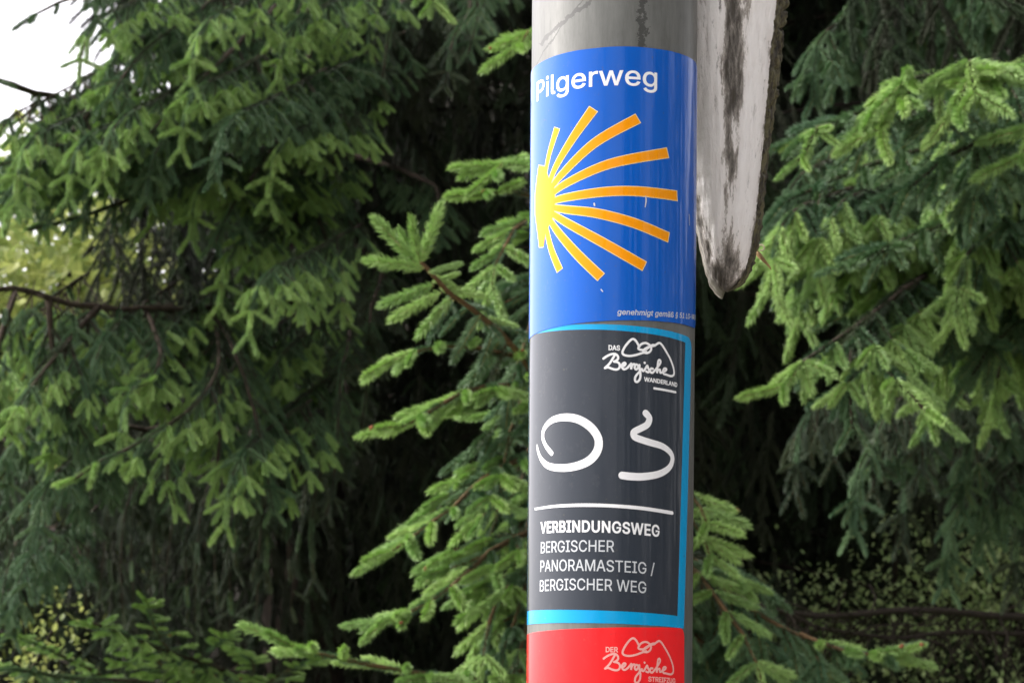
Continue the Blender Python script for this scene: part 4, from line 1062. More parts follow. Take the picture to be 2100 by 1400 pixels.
# the twig standing up in front of the dark gap
add_branch(near, rg, [A(*p) for p in [(1290, 1080, 3.3), (1160, 880, 3.1), (1075, 740, 3.0), (1000, 655, 2.95), (930, 610, 2.9), (885, 560, 2.88), (862, 535, 2.87)]], .007, .0028, bare=.30, step=.055, tlen=(1, 2.2), seg=.062, hang=.22, lvl=0, lat=.0, mainshoots=False, endfan=False)
mb_, rec_, _ = near.branches[-1]
def sh_px(x0, y0, x1, y1, dep=2.88, kind='new', dz=0.0):
    a = A(x0, y0, dep); b = A(x1, y1, dep + dz); rec_.append((a, (b - a).normalized(), (b - a).length, kind))
for q in [(862, 540, 905, 420, 2.87), (862, 540, 838, 445, 2.86, 'new', -.02), (858, 545, 768, 448, 2.88), (860, 550, 820, 470, 2.90), (870, 550, 750, 530, 2.87), (878, 560, 945, 540, 2.86), (880, 560, 930, 585, 2.90), (885, 580, 940, 560, 2.9),
          (890, 585, 780, 625, 2.89), (905, 600, 800, 655, 2.87), (900, 590, 990, 605, 2.90), (915, 605, 940, 650, 2.93, 'mid'), (925, 610, 855, 690, 2.9), (930, 615, 880, 700, 2.92, 'mid'), (940, 620, 1010, 640, 2.93, 'mid'),
          (960, 630, 900, 680, 2.95, 'mid'), (965, 630, 1030, 700, 2.95, 'mid'), (985, 645, 930, 740, 2.93, 'mid'), (1000, 650, 1060, 670, 2.95), (1010, 660, 1085, 690, 2.97, 'mid'), (1015, 670, 985, 760, 2.97, 'mid'), (1040, 695, 1010, 790, 3.0, 'old'), (1050, 710, 1100, 760, 3.0, 'mid'), (1030, 690, 960, 790, 3.0, 'mid')]:
    sh_px(*q)
nb_([(1290, 900, 3.3), (1150, 770, 3.1), (1030, 725, 3.0), (900, 708, 2.93), (830, 730, 2.9), (790, 745, 2.9)], tlen=(1, 2), lat=.55, hang=.4, bare=.3, seg=.058)
nb_([(1290, 930, 3.3), (1170, 800, 3.15), (1060, 790, 3.05), (960, 800, 2.98), (880, 845, 2.93), (810, 880, 2.9)], hang=.7, tlen=(2, 3.2), bare=.2)
nb_([(1290, 1000, 3.3), (1150, 930, 3.1), (1020, 960, 3.05), (930, 1040, 3.0), (860, 1090, 2.95), (790, 1140, 2.92)], hang=.8, tlen=(2, 3.4), bare=.2)
nb_([(1290, 1150, 3.3), (1140, 1080, 3.12), (1010, 1130, 3.05), (910, 1215, 2.98), (830, 1260, 2.93), (775, 1278, 2.92)], hang=.8, tlen=(2, 3.2), bare=.2)
nb_([(1290, 1350, 3.3), (1120, 1370, 3.15), (960, 1390, 3.05), (800, 1370, 2.98), (680, 1345, 2.95), (580, 1318, 2.92)], hang=.35, tlen=(1, 2.4), bare=.2, bud=.05)
nb_([(1290, 560, 3.35), (1180, 480, 3.2), (1080, 450, 3.1), (1040, 500, 3.05), (1010, 560, 3.0), (1005, 600, 3.0)], hang=.5, tlen=(1, 2.2), bare=.25, lat=.7)
nb_([(1290, 520, 3.3), (1180, 440, 3.15), (1090, 400, 3.1), (1030, 395, 3.05), (990, 400, 3.0)], tlen=(1, 1.6), lat=.4, hang=.3, bare=.3)
nb_([(1290, 420, 3.3), (1180, 340, 3.15), (1100, 320, 3.1), (1040, 330, 3.05), (1010, 360, 3.0)], tlen=(1, 2), lat=.6, hang=.3, bare=.3)
nb_([(1290, 180, 3.3), (1170, 90, 3.15), (1100, 60, 3.1), (1060, 100, 3.05)], tlen=(1, 1.6), lat=.5, hang=.3, bare=.3)
for (x, y) in [(1085, 640), (1075, 760), (1050, 850), (1075, 930), (1030, 1000), (1080, 1050), (1020, 1130), (1075, 1180), (1010, 1240), (1070, 1290), (1040, 1380), (1090, 1400)]:
    dd = 3.15 + rg.uniform(-.1, .15)
    nb_([(1280, y - 120, 3.35), (1160, y - 90, dd + .08), (x + 20, y - 30, dd), (x - 10, y + 70, dd - .03), (x - 35 + rg.uniform(-20, 20), y + 170, dd - .05)], hang=1.0, tlen=(1.6, 3), bare=.25, tip=rg.choice(['new', 'mid', 'mid']), young=2, seg=.058)
# right-hand side
nb_([(1280, 980, 3.35), (1370, 970, 3.2), (1430, 1030, 3.1), (1455, 1080, 3.05)], tlen=(1, 1.4), lat=.5, hang=.4, bare=.4)
nb_([(1280, 1060, 3.35), (1370, 1040, 3.2), (1430, 1080, 3.1), (1460, 1150, 3.05)], tlen=(1, 1.4), lat=.6, hang=.5, bare=.4)
nb_([(1280, 1130, 3.35), (1400, 1150, 3.2), (1480, 1240, 3.1), (1540, 1330, 3.05), (1570, 1420, 3.02)], tlen=(1.4, 2.4), hang=.7, bare=.3, young=2)
nb_([(1280, 1100, 3.4), (1400, 1130, 3.3), (1500, 1220, 3.2), (1620, 1295, 3.15), (1740, 1335, 3.1), (1820, 1340, 3.05)], tlen=(2.2, 3.4), hang=1.1, bare=.25, young=1, tip='mid', bud=0.15, drop=.35)
nb_([(1640, 1300, 3.14), (1740, 1335, 3.08), (1845, 1345, 3.04)], r0=.003, tlen=(1, 1.2), hang=.2, bare=.2, young=1, bud=0.3)
nb_([(1280, 1250, 3.4), (1400, 1280, 3.25), (1470, 1370, 3.2), (1520, 1480, 3.15)], tlen=(2, 3), hang=1, bare=.2, young=2, tip='mid')
nb_([(1280, 1200, 3.45), (1380, 1180, 3.35), (1440, 1260, 3.3), (1450, 1400, 3.28)], tlen=(2, 3), hang=1, bare=.2, young=1, tip='mid')

# ================================================================== spruce at the right, fresh tips catching the light
right = Tree('drooping_spruce', 'spruce with long comb-like drooping twigs and fresh tips, right of the board', Vector((1.55, 4.3, 0)), 'spruce trees')
right.trunk([Vector((1.55, 4.3, 0)), Vector((1.55, 4.3, 2)), Vector((1.53, 4.32, 4.5)), Vector((1.55, 4.3, 7))], [.13, .10, .06, .01])
def rb_(pts, **kw):
    d = dict(r0=.010, r1=.0024, bare=.10, step=.075, tlen=(3, 5), seg=.075, hang=1.0, lvl=1, tip='mid', young=2, lat=.9, drop=.55, bud=.01)
    d.update(kw); r0 = d.pop('r0'); r1 = d.pop('r1')
    add_branch(right, rg, [A(*p) for p in pts], r0, r1, **d)
TR = (2600, 100, 4.2)
rb_([TR, (2300, 120, 3.6), (2080, 165, 3.3), (1900, 190, 3.15), (1760, 230, 3.05), (1640, 290, 3.0)], tlen=(3, 4.6))
rb_([TR, (2350, 160, 3.5), (2150, 240, 3.25), (1980, 300, 3.1), (1860, 390, 3.05)], tlen=(2.4, 4), tip='mid')
rb_([(2600, 500, 4.2), (2300, 400, 3.7), (2100, 420, 3.45), (1900, 470, 3.3), (1760, 540, 3.2)], tlen=(2, 3.5), tip='mid')
rb_([TR, (2300, 240, 3.8), (2000, 280, 3.6), (1780, 340, 3.5), (1600, 420, 3.45)], tlen=(3, 5), tip='mid')
for (x, y) in [(1720, 840), (1800, 900), (1900, 860), (1980, 940), (2060, 880), (1860, 1000), (2020, 1040), (1950, 1090), (2090, 1100), (1760, 980), (1640, 900)]:
    dd = rg.uniform(4.4, 5.2)
    rb_([(x + 200, y - 160, dd + .5), (x + 90, y - 110, dd + .2), (x + 15, y - 50, dd), (x - 5, y + 30, dd - .03), (x - 10, y + 110, dd - .05)], tlen=(2, 3.2), r0=.004, r1=.0015, tip=rg.choice(['old', 'mid', 'old']), young=0, drop=1.0, hang=1.5, step=.06, seg=.06)
# bright upper tips
for q in [[(2250, 100, 3.4), (2150, 115, 3.15), (2050, 150, 3.02), (2030, 170, 3.0)], [(2100, 160, 3.2), (2020, 140, 3.05), (1990, 150, 2.98), (1960, 230, 2.95)], [(2060, 170, 3.1), (1990, 120, 3.0), (2000, 200, 2.95)],
          [(1990, 180, 3.1), (1900, 140, 3.02), (1850, 170, 3.0), (1790, 230, 2.97)], [(1900, 170, 3.05), (1840, 200, 3.0), (1800, 270, 2.97)], [(2200, 240, 3.2), (2120, 260, 3.05), (2090, 330, 3.0)]]:
    rb_(q, r0=.003, r1=.002, tlen=(1, 1.5), hang=.6, tip='new', young=1, lat=.75, drop=.2, seg=.072, bare=.25)
rb_([(1720, 250, 3.05), (1680, 260, 3.0), (1655, 300, 2.97), (1640, 330, 2.95)], r0=.003, tlen=(1, 1.4), tip='new', seg=.05, lat=.5, drop=.3)
rb_([(1900, 560, 3.5), (1820, 620, 3.3), (1730, 690, 3.15), (1650, 740, 3.08), (1600, 800, 3.03)], r0=.006, tlen=(2, 3), tip='new', young=2, seg=.062, drop=.6)
rb_([(1900, 560, 3.5), (1790, 650, 3.3), (1800, 740, 3.12), (1860, 800, 3.07), (1910, 850, 3.03)], r0=.006, tlen=(2, 2.8), tip='new', young=2, seg=.062, drop=.5)
rb_([(1850, 580, 3.6), (1760, 680, 3.4), (1740, 780, 3.3), (1750, 880, 3.25)], r0=.006, tlen=(2, 2.6), tip='mid', young=2, seg=.062, drop=.6)
rb_([(2600, 650, 4.2), (2300, 560, 3.8), (2150, 620, 3.6), (2040, 700, 3.5), (1990, 780, 3.45)], tlen=(2, 3), tip='mid')

for (x, y) in [(1620, 420), (1700, 480), (1780, 430), (1860, 500), (1950, 470), (2040, 520), (1660, 560), (1760, 600), (1900, 640), (2020, 640), (2090, 560), (1600, 500), (2000, 380), (2090, 420), (1640, 470), (1840, 380), (1930, 760), (2060, 740), (1700, 350), (1780, 330), (1950, 320), (2050, 330), (1900, 430), (1820, 560), (1980, 560)]:
    dd = rg.uniform(3.3, 3.8)
    rb_([(x + 260, y - 150, dd + .5), (x + 110, y - 100, dd + .2), (x + 20, y - 60, dd), (x - 10, y + 10, dd - .03), (x - 20, y + 100, dd - .05)], tlen=(2, 3.4), r0=.005, r1=.002, tip=rg.choice(['mid', 'new', 'new']), young=2, drop=.9, step=.05, seg=.068)
for (x, y) in [(1760, 30), (1880, 20), (1980, 60), (2060, 20), (1680, 120), (1820, 110), (2000, 0)]:
    dd = rg.uniform(4.3, 4.9)
    rb_([(x + 200, y - 150, dd + .4), (x + 90, y - 100, dd + .2), (x + 10, y - 50, dd), (x - 10, y + 10, dd - .03), (x - 10, y + 90, dd - .05)], tlen=(3, 4), r0=.006, r1=.002, tip='mid', young=1, drop=1, step=.06, seg=.062)

# ================================================================== big spruce at the left
left = Tree('large_spruce', 'large dark spruce with a bare dark limb and hanging sprays filling the left', Vector((-.62, 7.0, 0)), 'spruce trees')
left.trunk([Vector((-.62, 7.0, 0)), Vector((-.62, 7.0, 3)), Vector((-.6, 7.02, 7)), Vector((-.6, 7.0, 13))], [.13, .12, .08, .02])
def lb_(pts, **kw):
    d = dict(r0=.014, r1=.003, bare=.06, step=.062, tlen=(3, 6), seg=.054, hang=1.25, lvl=1, tip='mid', young=1, lat=.85, drop=.75, bud=.0)
    d.update(kw); r0 = d.pop('r0'); r1 = d.pop('r1')
    add_branch(left, rg, [A(*p) for p in pts], r0, r1, **d)
# the bare limb
lb_([(640, 610, 6.9), (430, 632, 5.6), (300, 632, 5.3), (200, 632, 5.2), (100, 612, 5.1), (30, 590, 5.0), (-60, 600, 4.9)], tlen=(4, 6), mainshoots=False, endfan=False, lat=.5, drop=.8, r0=.012, r1=.006, bare=.1)
lb_([(430, 632, 5.6), (450, 740, 5.2), (400, 830, 5.0), (280, 910, 4.85), (190, 955, 4.8), (150, 985, 4.78)], tlen=(2.5, 4), tip='new', r0=.006)
lb_([(430, 632, 5.6), (480, 720, 5.3), (520, 840, 5.15), (545, 960, 5.05), (560, 1050, 5.0)], tlen=(2.5, 4), tip='mid', r0=.005)
lb_([(400, 830, 5.1), (360, 900, 5.0), (340, 960, 4.95), (360, 1040, 4.93)], tlen=(2, 3.2), tip='new', r0=.006)
lb_([(430, 800, 5.2), (450, 900, 5.05), (440, 1000, 5.0)], tlen=(2, 3.2), tip='new', r0=.006)
lb_([(200, 632, 5.2), (120, 720, 5.0), (60, 800, 4.9), (10, 880, 4.85)], tlen=(2.5, 4), tip='new', r0=.008)
lb_([(100, 612, 5.1), (110, 720, 5.1), (140, 830, 5.05), (180, 900, 5.0)], tlen=(2.5, 4), tip='mid', r0=.008)
lb_([(30, 600, 5.1), (0, 700, 5.0), (-20, 800, 4.95), (30, 900, 4.9)], tlen=(2.5, 4), tip='new', r0=.008)
lb_([(300, 640, 5.3), (330, 720, 5.1), (310, 780, 5.0), (270, 800, 4.95)], tlen=(1.5, 2.6), tip='new', r0=.006)
# upper masses
lb_([(700, -260, 6.9), (520, -60, 5.9), (380, 40, 5.4), (280, 120, 5.2), (230, 200, 5.1)], tlen=(3, 6))
lb_([(700, -120, 6.9), (560, 20, 5.8), (440, 140, 5.4), (340, 240, 5.2), (260, 330, 5.1)], tlen=(3, 6), tip='mid')
lb_([(700, 60, 6.9), (520, 160, 5.8), (400, 240, 5.5), (280, 300, 5.3), (150, 360, 5.2), (20, 400, 5.1)], tlen=(3, 5))
lb_([(700, 150, 6.9), (600, 250, 6.0), (540, 330, 5.6), (480, 420, 5.4), (440, 500, 5.3)], tlen=(3, 5), tip='mid')
lb_([(640, 250, 6.9), (420, 320, 5.9), (280, 400, 5.7), (180, 440, 5.6), (60, 470, 5.5)], tlen=(3, 4), tip='mid')
lb_([(340, 160, 5.7), (220, 200, 5.4), (130, 290, 5.2), (40, 330, 5.1), (-60, 350, 5.0)], tlen=(2, 4), tip='new', r0=.010)
lb_([(600, -100, 5.9), (640, 60, 5.7), (620, 160, 5.6), (600, 230, 5.5)], tlen=(2, 3), tip='mid', r0=.008)
lb_([(300, -120, 5.5), (180, -20, 5.3), (90, 20, 5.2), (30, 60, 5.2)], tlen=(2, 2.6), tip='mid', r0=.006, drop=.5)
lb_([(-100, 150, 4.9), (0, 165, 5.2), (110, 200, 5.6), (220, 230, 6.2)], tlen=(1, 1.6), tip='mid', r0=.008, r1=.008, lat=.5, drop=.3, mainshoots=False, endfan=False)
lb_([(620, -60, 6.2), (520, 40, 5.9), (430, 60, 5.8), (330, 70, 5.7)], tlen=(3, 5))
lb_([(560, 260, 6.0), (640, 420, 5.8), (680, 520, 5.7), (700, 600, 5.7)], tlen=(2, 4), tip='mid', r0=.008)
for (x, y) in [(60, 300), (150, 330), (240, 260), (330, 300), (330, 400), (420, 380), (520, 420), (260, 60), (340, 130), (420, 60), (520, 130), (600, 60), (470, 260), (580, 300), (640, 180), (480, 520), (540, 580), (240, 120), (190, 60), (20, 330), (110, 390), (200, 380), (10, 260), (90, 310), (40, 370), (170, 300), (-10, 400), (60, 260), (290, 230), (400, 200)]:
    dd = rg.uniform(4.9, 5.6)
    lb_([(x + 200, y - 120, dd + .6), (x + 90, y - 60, dd + .25), (x + 10, y - 20, dd), (x - 20, y + 40, dd - .03), (x - 30, y + 110, dd - .05)], tlen=(2, 4), r0=.0035, r1=.0015, tip=rg.choice(['new', 'mid', 'new']), young=2, drop=.6, step=.055)
for (x, y) in [(60, 760), (200, 720), (330, 700), (450, 780), (120, 860), (260, 820), (380, 900), (540, 900), (480, 960), (20, 700), (560, 760), (30, 920), (90, 1010), (40, 1180)]:
    dd = rg.uniform(4.9, 5.5)
    lb_([(x + 160, y - 140, dd + .6), (x + 70, y - 80, dd + .25), (x + 10, y - 20, dd), (x - 10, y + 50, dd - .03), (x - 20, y + 120, dd - .05)], tlen=(2, 4), r0=.0035, r1=.0015, tip=rg.choice(['new', 'mid']) if y < 1000 else 'mid', young=2, drop=.6, step=.055)
# dark middle: dim sprays hanging in front of the gap
for (x, y, l) in [(760, 640, 260), (700, 760, 260), (620, 740, 250), (800, 60, 120), (930, 80, 100), (700, 230, 120), (870, 470, 60), (690, 900, 160), (980, 30, 80), (560, 480, 200), (640, 560, 200)]:
    dd = rg.uniform(5.3, 6.1)
    lb_([(700, y - 160, 6.9), (x + 20, y - 90, dd + .4), (x, y, dd), (x - 10, y + l * .6, dd - .05), (x - 20, y + l, dd - .1)], tlen=(2, 4), r0=.010, tip=rg.choice(['old', 'mid']), young=1, drop=.8)
lb_([(800, -260, 5.4), (860, -120, 5.0), (880, -40, 4.9), (890, 10, 4.85)], tlen=(1, 2), r0=.006, tip='new', seg=.07)
lb_([(900, -200, 5.4), (960, -80, 5.1), (980, 20, 5.0)], tlen=(1, 2), r0=.006, tip='mid', seg=.07)
for k in range(16):
    x = 190 + k * 30 + rg.uniform(-12, 12); dd = rg.uniform(5.4, 6.2); y0 = rg.uniform(1000, 1080)
    lb_([(x + 80, y0 - 160, dd + .4), (x + 20, y0 - 60, dd + .1), (x, y0 + 60, dd), (x - 5 + rg.uniform(-15, 15), y0 + rg.uniform(150, 260), dd)], tlen=(1, 2), r0=.004, r1=.001, tip='old', young=0, drop=1.4, hang=2.5, lat=.6, step=.05)
# low branches at the bottom left
lb_([(700, 1450, 6.9), (480, 1380, 5.8), (330, 1330, 5.4), (230, 1290, 5.2), (180, 1275, 5.1)], tlen=(2, 3.5), hang=.9, tip='new', drop=.6, bud=.15)
lb_([(700, 1500, 6.9), (500, 1440, 5.6), (300, 1400, 5.3), (150, 1390, 5.2), (20, 1370, 5.1)], tlen=(2, 4), tip='mid')
lb_([(640, 1000, 6.9), (300, 950, 6.0), (100, 1000, 5.8), (0, 1080, 5.7), (-60, 1180, 5.6)], tlen=(4, 6), tip='old', drop=1.2)
lb_([(640, 900, 6.9), (200, 880, 6.1), (40, 960, 5.9), (-40, 1040, 5.8)], tlen=(4, 6), tip='old', drop=1.2)
lb_([(120, 1100, 6.9), (60, 1080, 6.2), (20, 1150, 6.0), (0, 1260, 5.9)], tlen=(3, 5), tip='mid', drop=1.2)

GAP = random.Random(4)
def gaps(q):                      # where the large spruce has thinned out
    x, y, d = project(q)
    if x < 400 and 455 < y < 632: return GAP.random() < (.10 if x < 250 else .35)
    if x < 190 and y < 250 and x + y < 330: return GAP.random() < .25
    if 130 < x < 640 and 1090 < y < 1290: return GAP.random() < .30
    return True
small = Tree('young_spruce', 'small pale young spruce low in front of the dark gap at the bottom left', at(420, 1700, 6.0), 'spruce trees')
small.root.location.z = 0
sx_, sy_ = small.root.location.x, small.root.location.y
small.trunk([Vector((sx_, sy_, 0)), Vector((sx_, sy_, 1.0)), Vector((sx_ + .02, sy_, 1.75))], [.03, .02, .008])
for q in [[(430, 1500), (350, 1380), (260, 1310), (175, 1278)], [(430, 1520), (520, 1420), (600, 1370), (660, 1350)], [(420, 1500), (200, 1420), (60, 1380), (-40, 1360)], [(420, 1500), (300, 1430), (120, 1340), (30, 1300)], [(430, 1500), (500, 1420), (520, 1360), (480, 1330)],
          [(430, 1500), (360, 1420), (330, 1370), (240, 1360)], [(430, 1500), (400, 1400), (330, 1310), (300, 1230)], [(420, 1500), (260, 1400), (150, 1390), (80, 1420)], [(430, 1520), (340, 1400), (420, 1340), (470, 1300)]]:
    add_branch(small, rg, [A(x, y, 6.0 - .25 * i) for i, (x, y) in enumerate(q)], .004, .0012, bare=.15, step=.05, tlen=(1, 2.6), seg=.042, hang=.7, lvl=1, tip='new', young=2, lat=.7, bud=.02)
rests = [(t_, finish_tree(t_, rg, 300, gaps if t_ is left else None)) for t_ in (near, right, left, small)]
for t_, r_ in rests: finish_rest(t_, rg, r_)
print('near rest', [len(r_) for t_, r_ in rests])

# ================================================================== the dim wood behind: whole spruces built by rule
# hanging twigs, real parts of the first tree behind, repeated over all of them
def hang_twig_mesh(rng, inner):
    rec = []; wood = []
    twig(rec, wood, rng, Vector((0, 0, 0)), Vector((rng.uniform(-.2, .2), 0.3, -1)).normalized(), 5, .075, .6, 1, 'old' if inner else 'mid', 1, 42, Vector((1, 0.15, 0)))
    mb = MB()
    for p, d, L, kind in rec:
        base = SH[kind][rng.randrange(5)]; s = L / LSH
        mtx = Matrix.Translation(p) @ frame(d).to_4x4() @ Matrix.Diagonal((s, s, s, 1))
        vv = [mtx @ v.co for v in base.vertices]
        b = len(mb.v); mb.v += [tuple(v) for v in vv]
        for pl in base.polygons:
            if len(pl.vertices) < 3: continue
            mb.f.append(tuple(i + b for i in pl.vertices))
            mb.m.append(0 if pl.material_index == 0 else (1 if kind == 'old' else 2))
    return mb.mesh('hanging_twig')
def spruce_points(rng, x, y, z0, z1, Rm, dens, out, nvar, keep=None, inner_r=.35):
    """hanging twigs along whorled, sagging limbs; returns limb polylines"""
    limbs = []
    z = z0
    while z < z1:
        k = (z - z0) / (z1 - z0); Lr = Rm * (1 - .8 * k)
        nbr = rng.randrange(5, 8); a0 = rng.random() * 7
        for i in range(nbr):
            a = a0 + 2 * pi * i / nbr + rng.gauss(0, .15); L = Lr * rng.uniform(.75, 1.1)
            pts = []; 
            for j in range(9):
                u = j / 8
                pts.append(Vector((x + cos(a) * L * u, y + sin(a) * L * u, z + .12 * L * u - .42 * L * u * u + .12 * L * u ** 4)))
            limbs.append(pts)
            m = int(L / dens)
            for j in range(m):
                u = inner_r + (1 - inner_r) * (j + rng.random()) / m
                f = u * 8; q = pts[int(min(7, f))].lerp(pts[int(min(7, f)) + 1], f - int(min(7, f)))
                q = q + Vector((rng.gauss(0, .10 * (1 - .5 * u)), rng.gauss(0, .10), rng.gauss(0, .02)))
                if keep and not keep(q): continue
                rot = Matrix.Rotation(a + rng.gauss(0, .7), 3, 'Z') @ Matrix.Rotation(rng.gauss(0, .22), 3, 'X')
                out.append((q, rot, rng.uniform(.7, 1.15), rng.randrange(nvar)))
        z += rng.uniform(.16, .26)
    return limbs
back_specs = [   # x, y, z0, z1, radius, label
    (0.35, 8.3, 1.0, 9.0, 1.9, 'tall dim spruce deep in the dark gap left of the pole'),
    (1.75, 7.2, 3.35, 9.5, 2.1, 'dim spruce with old hanging twigs, right of the pole and behind the board'),
    (-2.05, 8.8, 0.4, 3.0, 1.5, 'low dim spruce at the left edge, below the bare limb'),
    (3.6, 9.0, 3.3, 10.0, 2.0, 'dim spruce beyond the right edge sprays'),
    (-.85, 10.6, 0.5, 9.0, 1.6, 'dark spruce standing behind the large left one'),
    (1.1, 11.0, 0.5, 9.0, 2.2, 'furthest dark spruce, seen through the gap beside the pole'),
    (-1.3, -4.6, 0.6, 9.0, 2.3, 'unseen spruce added behind the camera to block sky light, left one'),  # this and the next two: unseen, added to cut front sky light and reflections
    (2.2, -3.6, 0.6, 9.5, 2.3, 'unseen spruce added behind the camera to block sky light, middle one'),
    (4.6, -1.0, 0.6, 9.5, 2.3, 'unseen spruce added behind the camera to block sky light, right one'),
    (3.3, 1.7, 0.6, 8.5, 1.7, 'unseen spruce added right of the camera to darken that side of the pole'),  # added occluder: keeps right-hand sky off the pole and its reflections
]
rb = random.Random(77)
TW = None; first = None
def sky_gap(q):
    x, y, d = project(q)
    return not (x < 260 and y < 640)
allpts = []
for i, (x, y, z0, z1, Rm, lab) in enumerate(back_specs):
    t_ = Tree('spruce_tree', lab, Vector((x, y, 0)), 'spruce trees')
    t_.trunk([Vector((x, y, 0)), Vector((x, y, z1 * .5)), Vector((x + .03, y, z1))], [.15, .10, .015], 10)
    if first is None:
        first = t_; TW = []
        for k in range(6):
            me = hang_twig_mesh(rb, k < 3)
            me.materials.append(M['twig_dead']); me.materials.append(M['needle_old_shade']); me.materials.append(M['needle_old_shade'] if k < 3 else M['needle_mid_shade'])
            o = bpy.data.objects.new('hanging_twig', me); COL.objects.link(o); o.parent = t_.root
            a = k * 1.05 + 3.9
            o.matrix_basis = Matrix.Translation(Vector((cos(a) * 1.1, sin(a) * 1.1, 2.0 + .22 * k))) @ Matrix.Rotation(a, 4, 'Z')
            TW.append(o)
    pts = []
    limbs = spruce_points(rb, x, y, z0, z1, Rm, .055 if y > 3 else .10, pts, len(TW), keep=(sky_gap if x < 0 else None))
    mb = MB()
    for L_ in limbs: mb.tube(L_, [.012 - .009 * j / 8 for j in range(9)], 4)
    put('limbs', mb.mesh('limbs'), t_.root, [M['bark']])
    point_instances('foliage', pts, TW, t_.root); allpts.append(len(pts))
print('back', allpts)
# the upper crowns of the three near spruces, above the picture, shade the wood
for t_, x, y, z0, z1, Rm in ((left, -.6, 7.0, 1.3, 13, 2.2), (right, 1.55, 4.3, 2.55, 7, 1.2)):
    pts = []
    kp = (lambda q: not (project(q)[0] < 330 and project(q)[1] > -250)) if t_ is left else (lambda q: project(q)[1] < -30)
    kp2 = (lambda q: (project(q)[1] < 40 and q.x > -1.15 and q.y > 5.9) or (math.hypot(q.x + .6, q.y - 7) < .75 and q.z < 3.6) or (q.z < 3.6 and q.x > -.7 and q.y > 6.8))
    limbs = spruce_points(rb, x, y, z0, z1, Rm, .06, pts, len(TW), keep=kp2 if t_ is left else kp, inner_r=.08 if t_ is left else .35)
    point_instances('crown', pts, TW, t_.root)

# ================================================================== broad-leaved trees and shrub
def leaf_mesh(name, mat):
    vsx = []; fs = []
    W = [0, .35, .5, .42, .22, 0]
    for i, w in enumerate(W):
        z = i / 5
        vsx += [Vector((-w * .62, .08 * w, z)), Vector((0, -.06 * sin(pi * z), z)), Vector((w * .62, .08 * w, z))]
    for i in range(5):
        for k in range(2): fs.append((i * 3 + k, i * 3 + k + 1, i * 3 + k + 4, i * 3 + k + 3))
    me = mesh_of(name, vsx, fs); me.materials.append(M[mat]); return me
def leafy(name, label, cat, base, H_, R_, nleaf, size, mat, rng, cz=.6, group=None):
    root = empty(name, base); tag(root, label, cat, group)
    mb = MB(); tips = []
    mb.tube([base, base + Vector((0, 0, H_ * .35)), base + Vector((.05, 0, H_ * .8))], [H_ * .02, H_ * .015, H_ * .004], 8)
    for i in range(26 if R_ > 1 else 60):
        a = rng.random() * 2 * pi; z = H_ * rng.uniform(.15, .7); e = base + Vector((cos(a) * R_ * rng.uniform(.5, .95), sin(a) * R_ * rng.uniform(.5, .95), z + H_ * rng.uniform(.1, .3)))
        s_ = base + Vector((0, 0, z)); m_ = s_.lerp(e, .5) + Vector((0, 0, .04 * H_))
        mb.tube([s_, m_, e], [H_ * .008, H_ * .005, H_ * .002], 5); tips += [m_, e, s_.lerp(e, .8), m_.lerp(e, .5)]
    put('trunk', mb.mesh('trunk'), root, [M['bark']])
    lf = bpy.data.objects.new('leaf', leaf_mesh('leaf', mat)); COL.objects.link(lf); lf.parent = root
    lf.matrix_basis = Matrix.Translation(tips[0] - base) @ Matrix.Diagonal((size, size, size, 1))
    pts = []
    for i in range(nleaf):
        c = rng.choice(tips); r = R_ * (.22 if R_ > 1 else .11)
        p = c + Vector([max(-1.6, min(1.6, rng.gauss(0, 1))) * r for _ in range(3)])
        d = Vector((rng.gauss(0, .6), rng.gauss(0, .6), rng.gauss(-.3, .6))).normalized()
        pts.append((p, frame(d), size * rng.uniform(.7, 1.3), 0))
    point_instances('foliage', pts, [lf], root)
    return root
rl = random.Random(9)
for i, (x, y, h, r, lab) in enumerate([(-4.9, 22, 7.6, 3.0, 'sunlit yellow-green tree far behind the left edge'), (-8.8, 24, 3.9, 2.6, 'far broad-leaved tree outside the left edge'), (-2.6, 25, 5.8, 2.6, 'pale broad-leaved tree far behind the left spruce')]):
    leafy('broad_leaved_tree', lab, 'tree', Vector((x, y, 0)), h, r, 34000, .16, 'leaf_far', rl, group='distant broad-leaved trees')
for i, (x, y, h, r, lab) in enumerate([(1.25, 7.7, 2.5, .75, 'light green leafy bush glimpsed through the dark lower right'), (1.75, 7.5, 2.5, .75, 'pale leafy bush at the lower right edge behind the dark limb')]):
    leafy('bush', lab, 'bush', Vector((x, y, 0)), h, r, 20000, .022, 'leaf_shrub', rl, group='leafy bushes')
for i, (x, y, h, r, lab) in enumerate([(-1.75, 8.0, 2.15, .6, 'bright leafy bush at the bottom left corner')]):
    leafy('bush', lab, 'bush', Vector((x, y, 0)), h, r, 12000, .026, 'leaf_far', rl, group='leafy bushes')
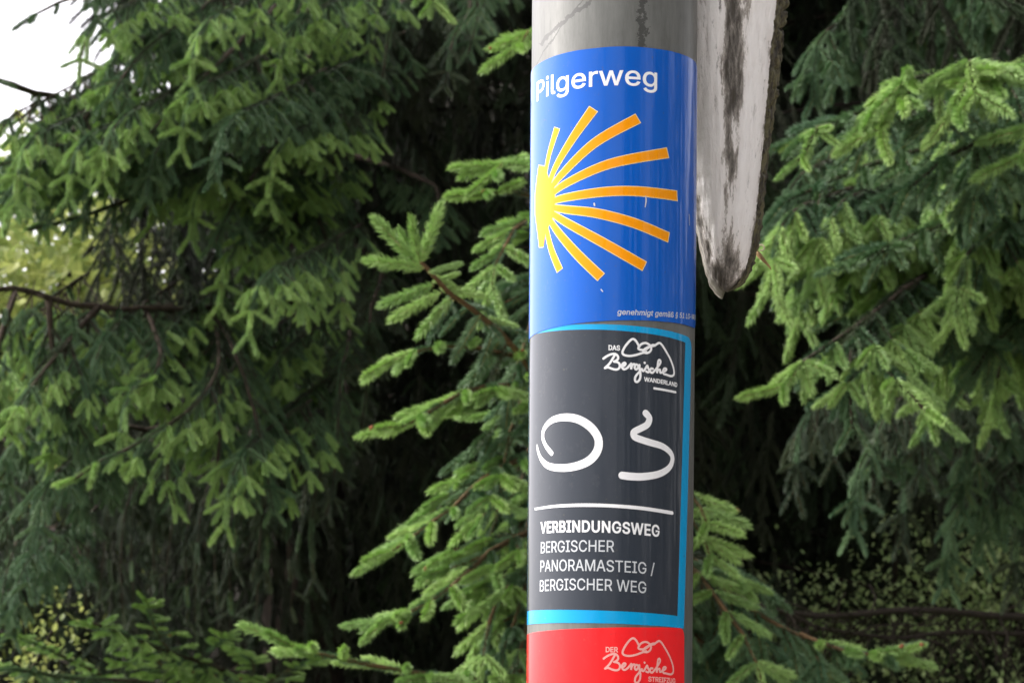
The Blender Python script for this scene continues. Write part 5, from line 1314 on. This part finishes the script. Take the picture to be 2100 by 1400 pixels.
# two dark dead limbs crossing low at the right
dl = Tree('dead_spruce', 'dead dark spruce with thin bare limbs, low at the right', Vector((3.2, 7.0, 0)), None)
dl.trunk([Vector((3.2, 7.0, 0)), Vector((3.2, 7.0, 2.2)), Vector((3.22, 7.0, 3.4))], [.10, .08, .02])
for pts, r0, r1 in (([(3300, 1300, 7.0), (2100, 1262, 5.9), (1850, 1255, 5.7), (1700, 1262, 5.6), (1560, 1240, 5.5), (1480, 1190, 5.45)], .020, .006), ([(3300, 1380, 7.0), (2100, 1300, 6.1), (1850, 1310, 5.9), (1700, 1290, 5.8), (1600, 1250, 5.7)], .016, .004)):
    P = pl_resample(sm3([A(*p) for p in pts]), .05); mb = MB(); n = len(P)
    mb.tube([p + Vector((0, 0, .008 * noise.noise(p * 6))) for p in P], [r0 + (r1 - r0) * i / n for i in range(n)], 7)
    for i in range(6, n):
        for _ in range(3):
            d = Vector((rb.gauss(-.3, .6), rb.gauss(0, .6), rb.gauss(-.5, .6))).normalized(); q = P[i]; ch = [q]
            for k in range(rb.randrange(2, 5)):
                d = (d + Vector((rb.gauss(0, .3), rb.gauss(0, .3), rb.gauss(-.2, .3)))).normalized(); q = q + d * rb.uniform(.03, .07); ch.append(q)
            mb.tube(ch, [.0028 - .0018 * k / len(ch) for k in range(len(ch))], 3, cap=False)
    put('branch', mb.mesh('branch'), dl.root, [M['twig_dead']])

# curled dry scale caught in the twigs beside the board's tip
def curl():
    mb = MB(); D = 1.26
    root = empty('dry_leaf', at(1568, 540, D)); tag(root, 'tiny curled dry brown leaf stuck beside the board tip', 'dry leaf')
    P = [at(1548, 518, D), at(1556, 522, D - .002), at(1566, 530, D), at(1580, 548, D + .001)]
    n = 7; vsx = []
    for i, p in enumerate(sm3(P, 5)):
        w = .0035 * sin(pi * (i + 1) / 18) + .0006
        for k in range(n):
            u = k / (n - 1) - .5; vsx.append(p + Vector((-u * w * .7, abs(u) * .004 - .001, u * w * 1.6)))
    m_ = len(vsx) // n
    fs = [(i * n + k, i * n + k + 1, (i + 1) * n + k + 1, (i + 1) * n + k) for i in range(m_ - 1) for k in range(n - 1)]
    mb.add(vsx, fs); put('blade', mb.mesh('blade'), root, [M['bud_dry']])
    mb = MB(); C = at(1561, 508, D); pts = [C + (SR * cos(a) + AX * sin(a)) * .0016 for a in [k * .55 - 2.2 for k in range(9)]]
    pts.append(at(1546, 516, D))
    mb.tube(pts[::-1], [.0005] * len(pts), 5); put('stalk', mb.mesh('stalk'), root, [M['curl_pale']])
M['bud_dry'] = bark_mat('dry_leaf_brown', (0.20, 0.12, 0.055), (0.34, 0.23, 0.12), 400)
M['curl_pale'] = bark_mat('dry_stalk', (0.42, 0.38, 0.26), (0.5, 0.45, 0.3), 400)
curl()
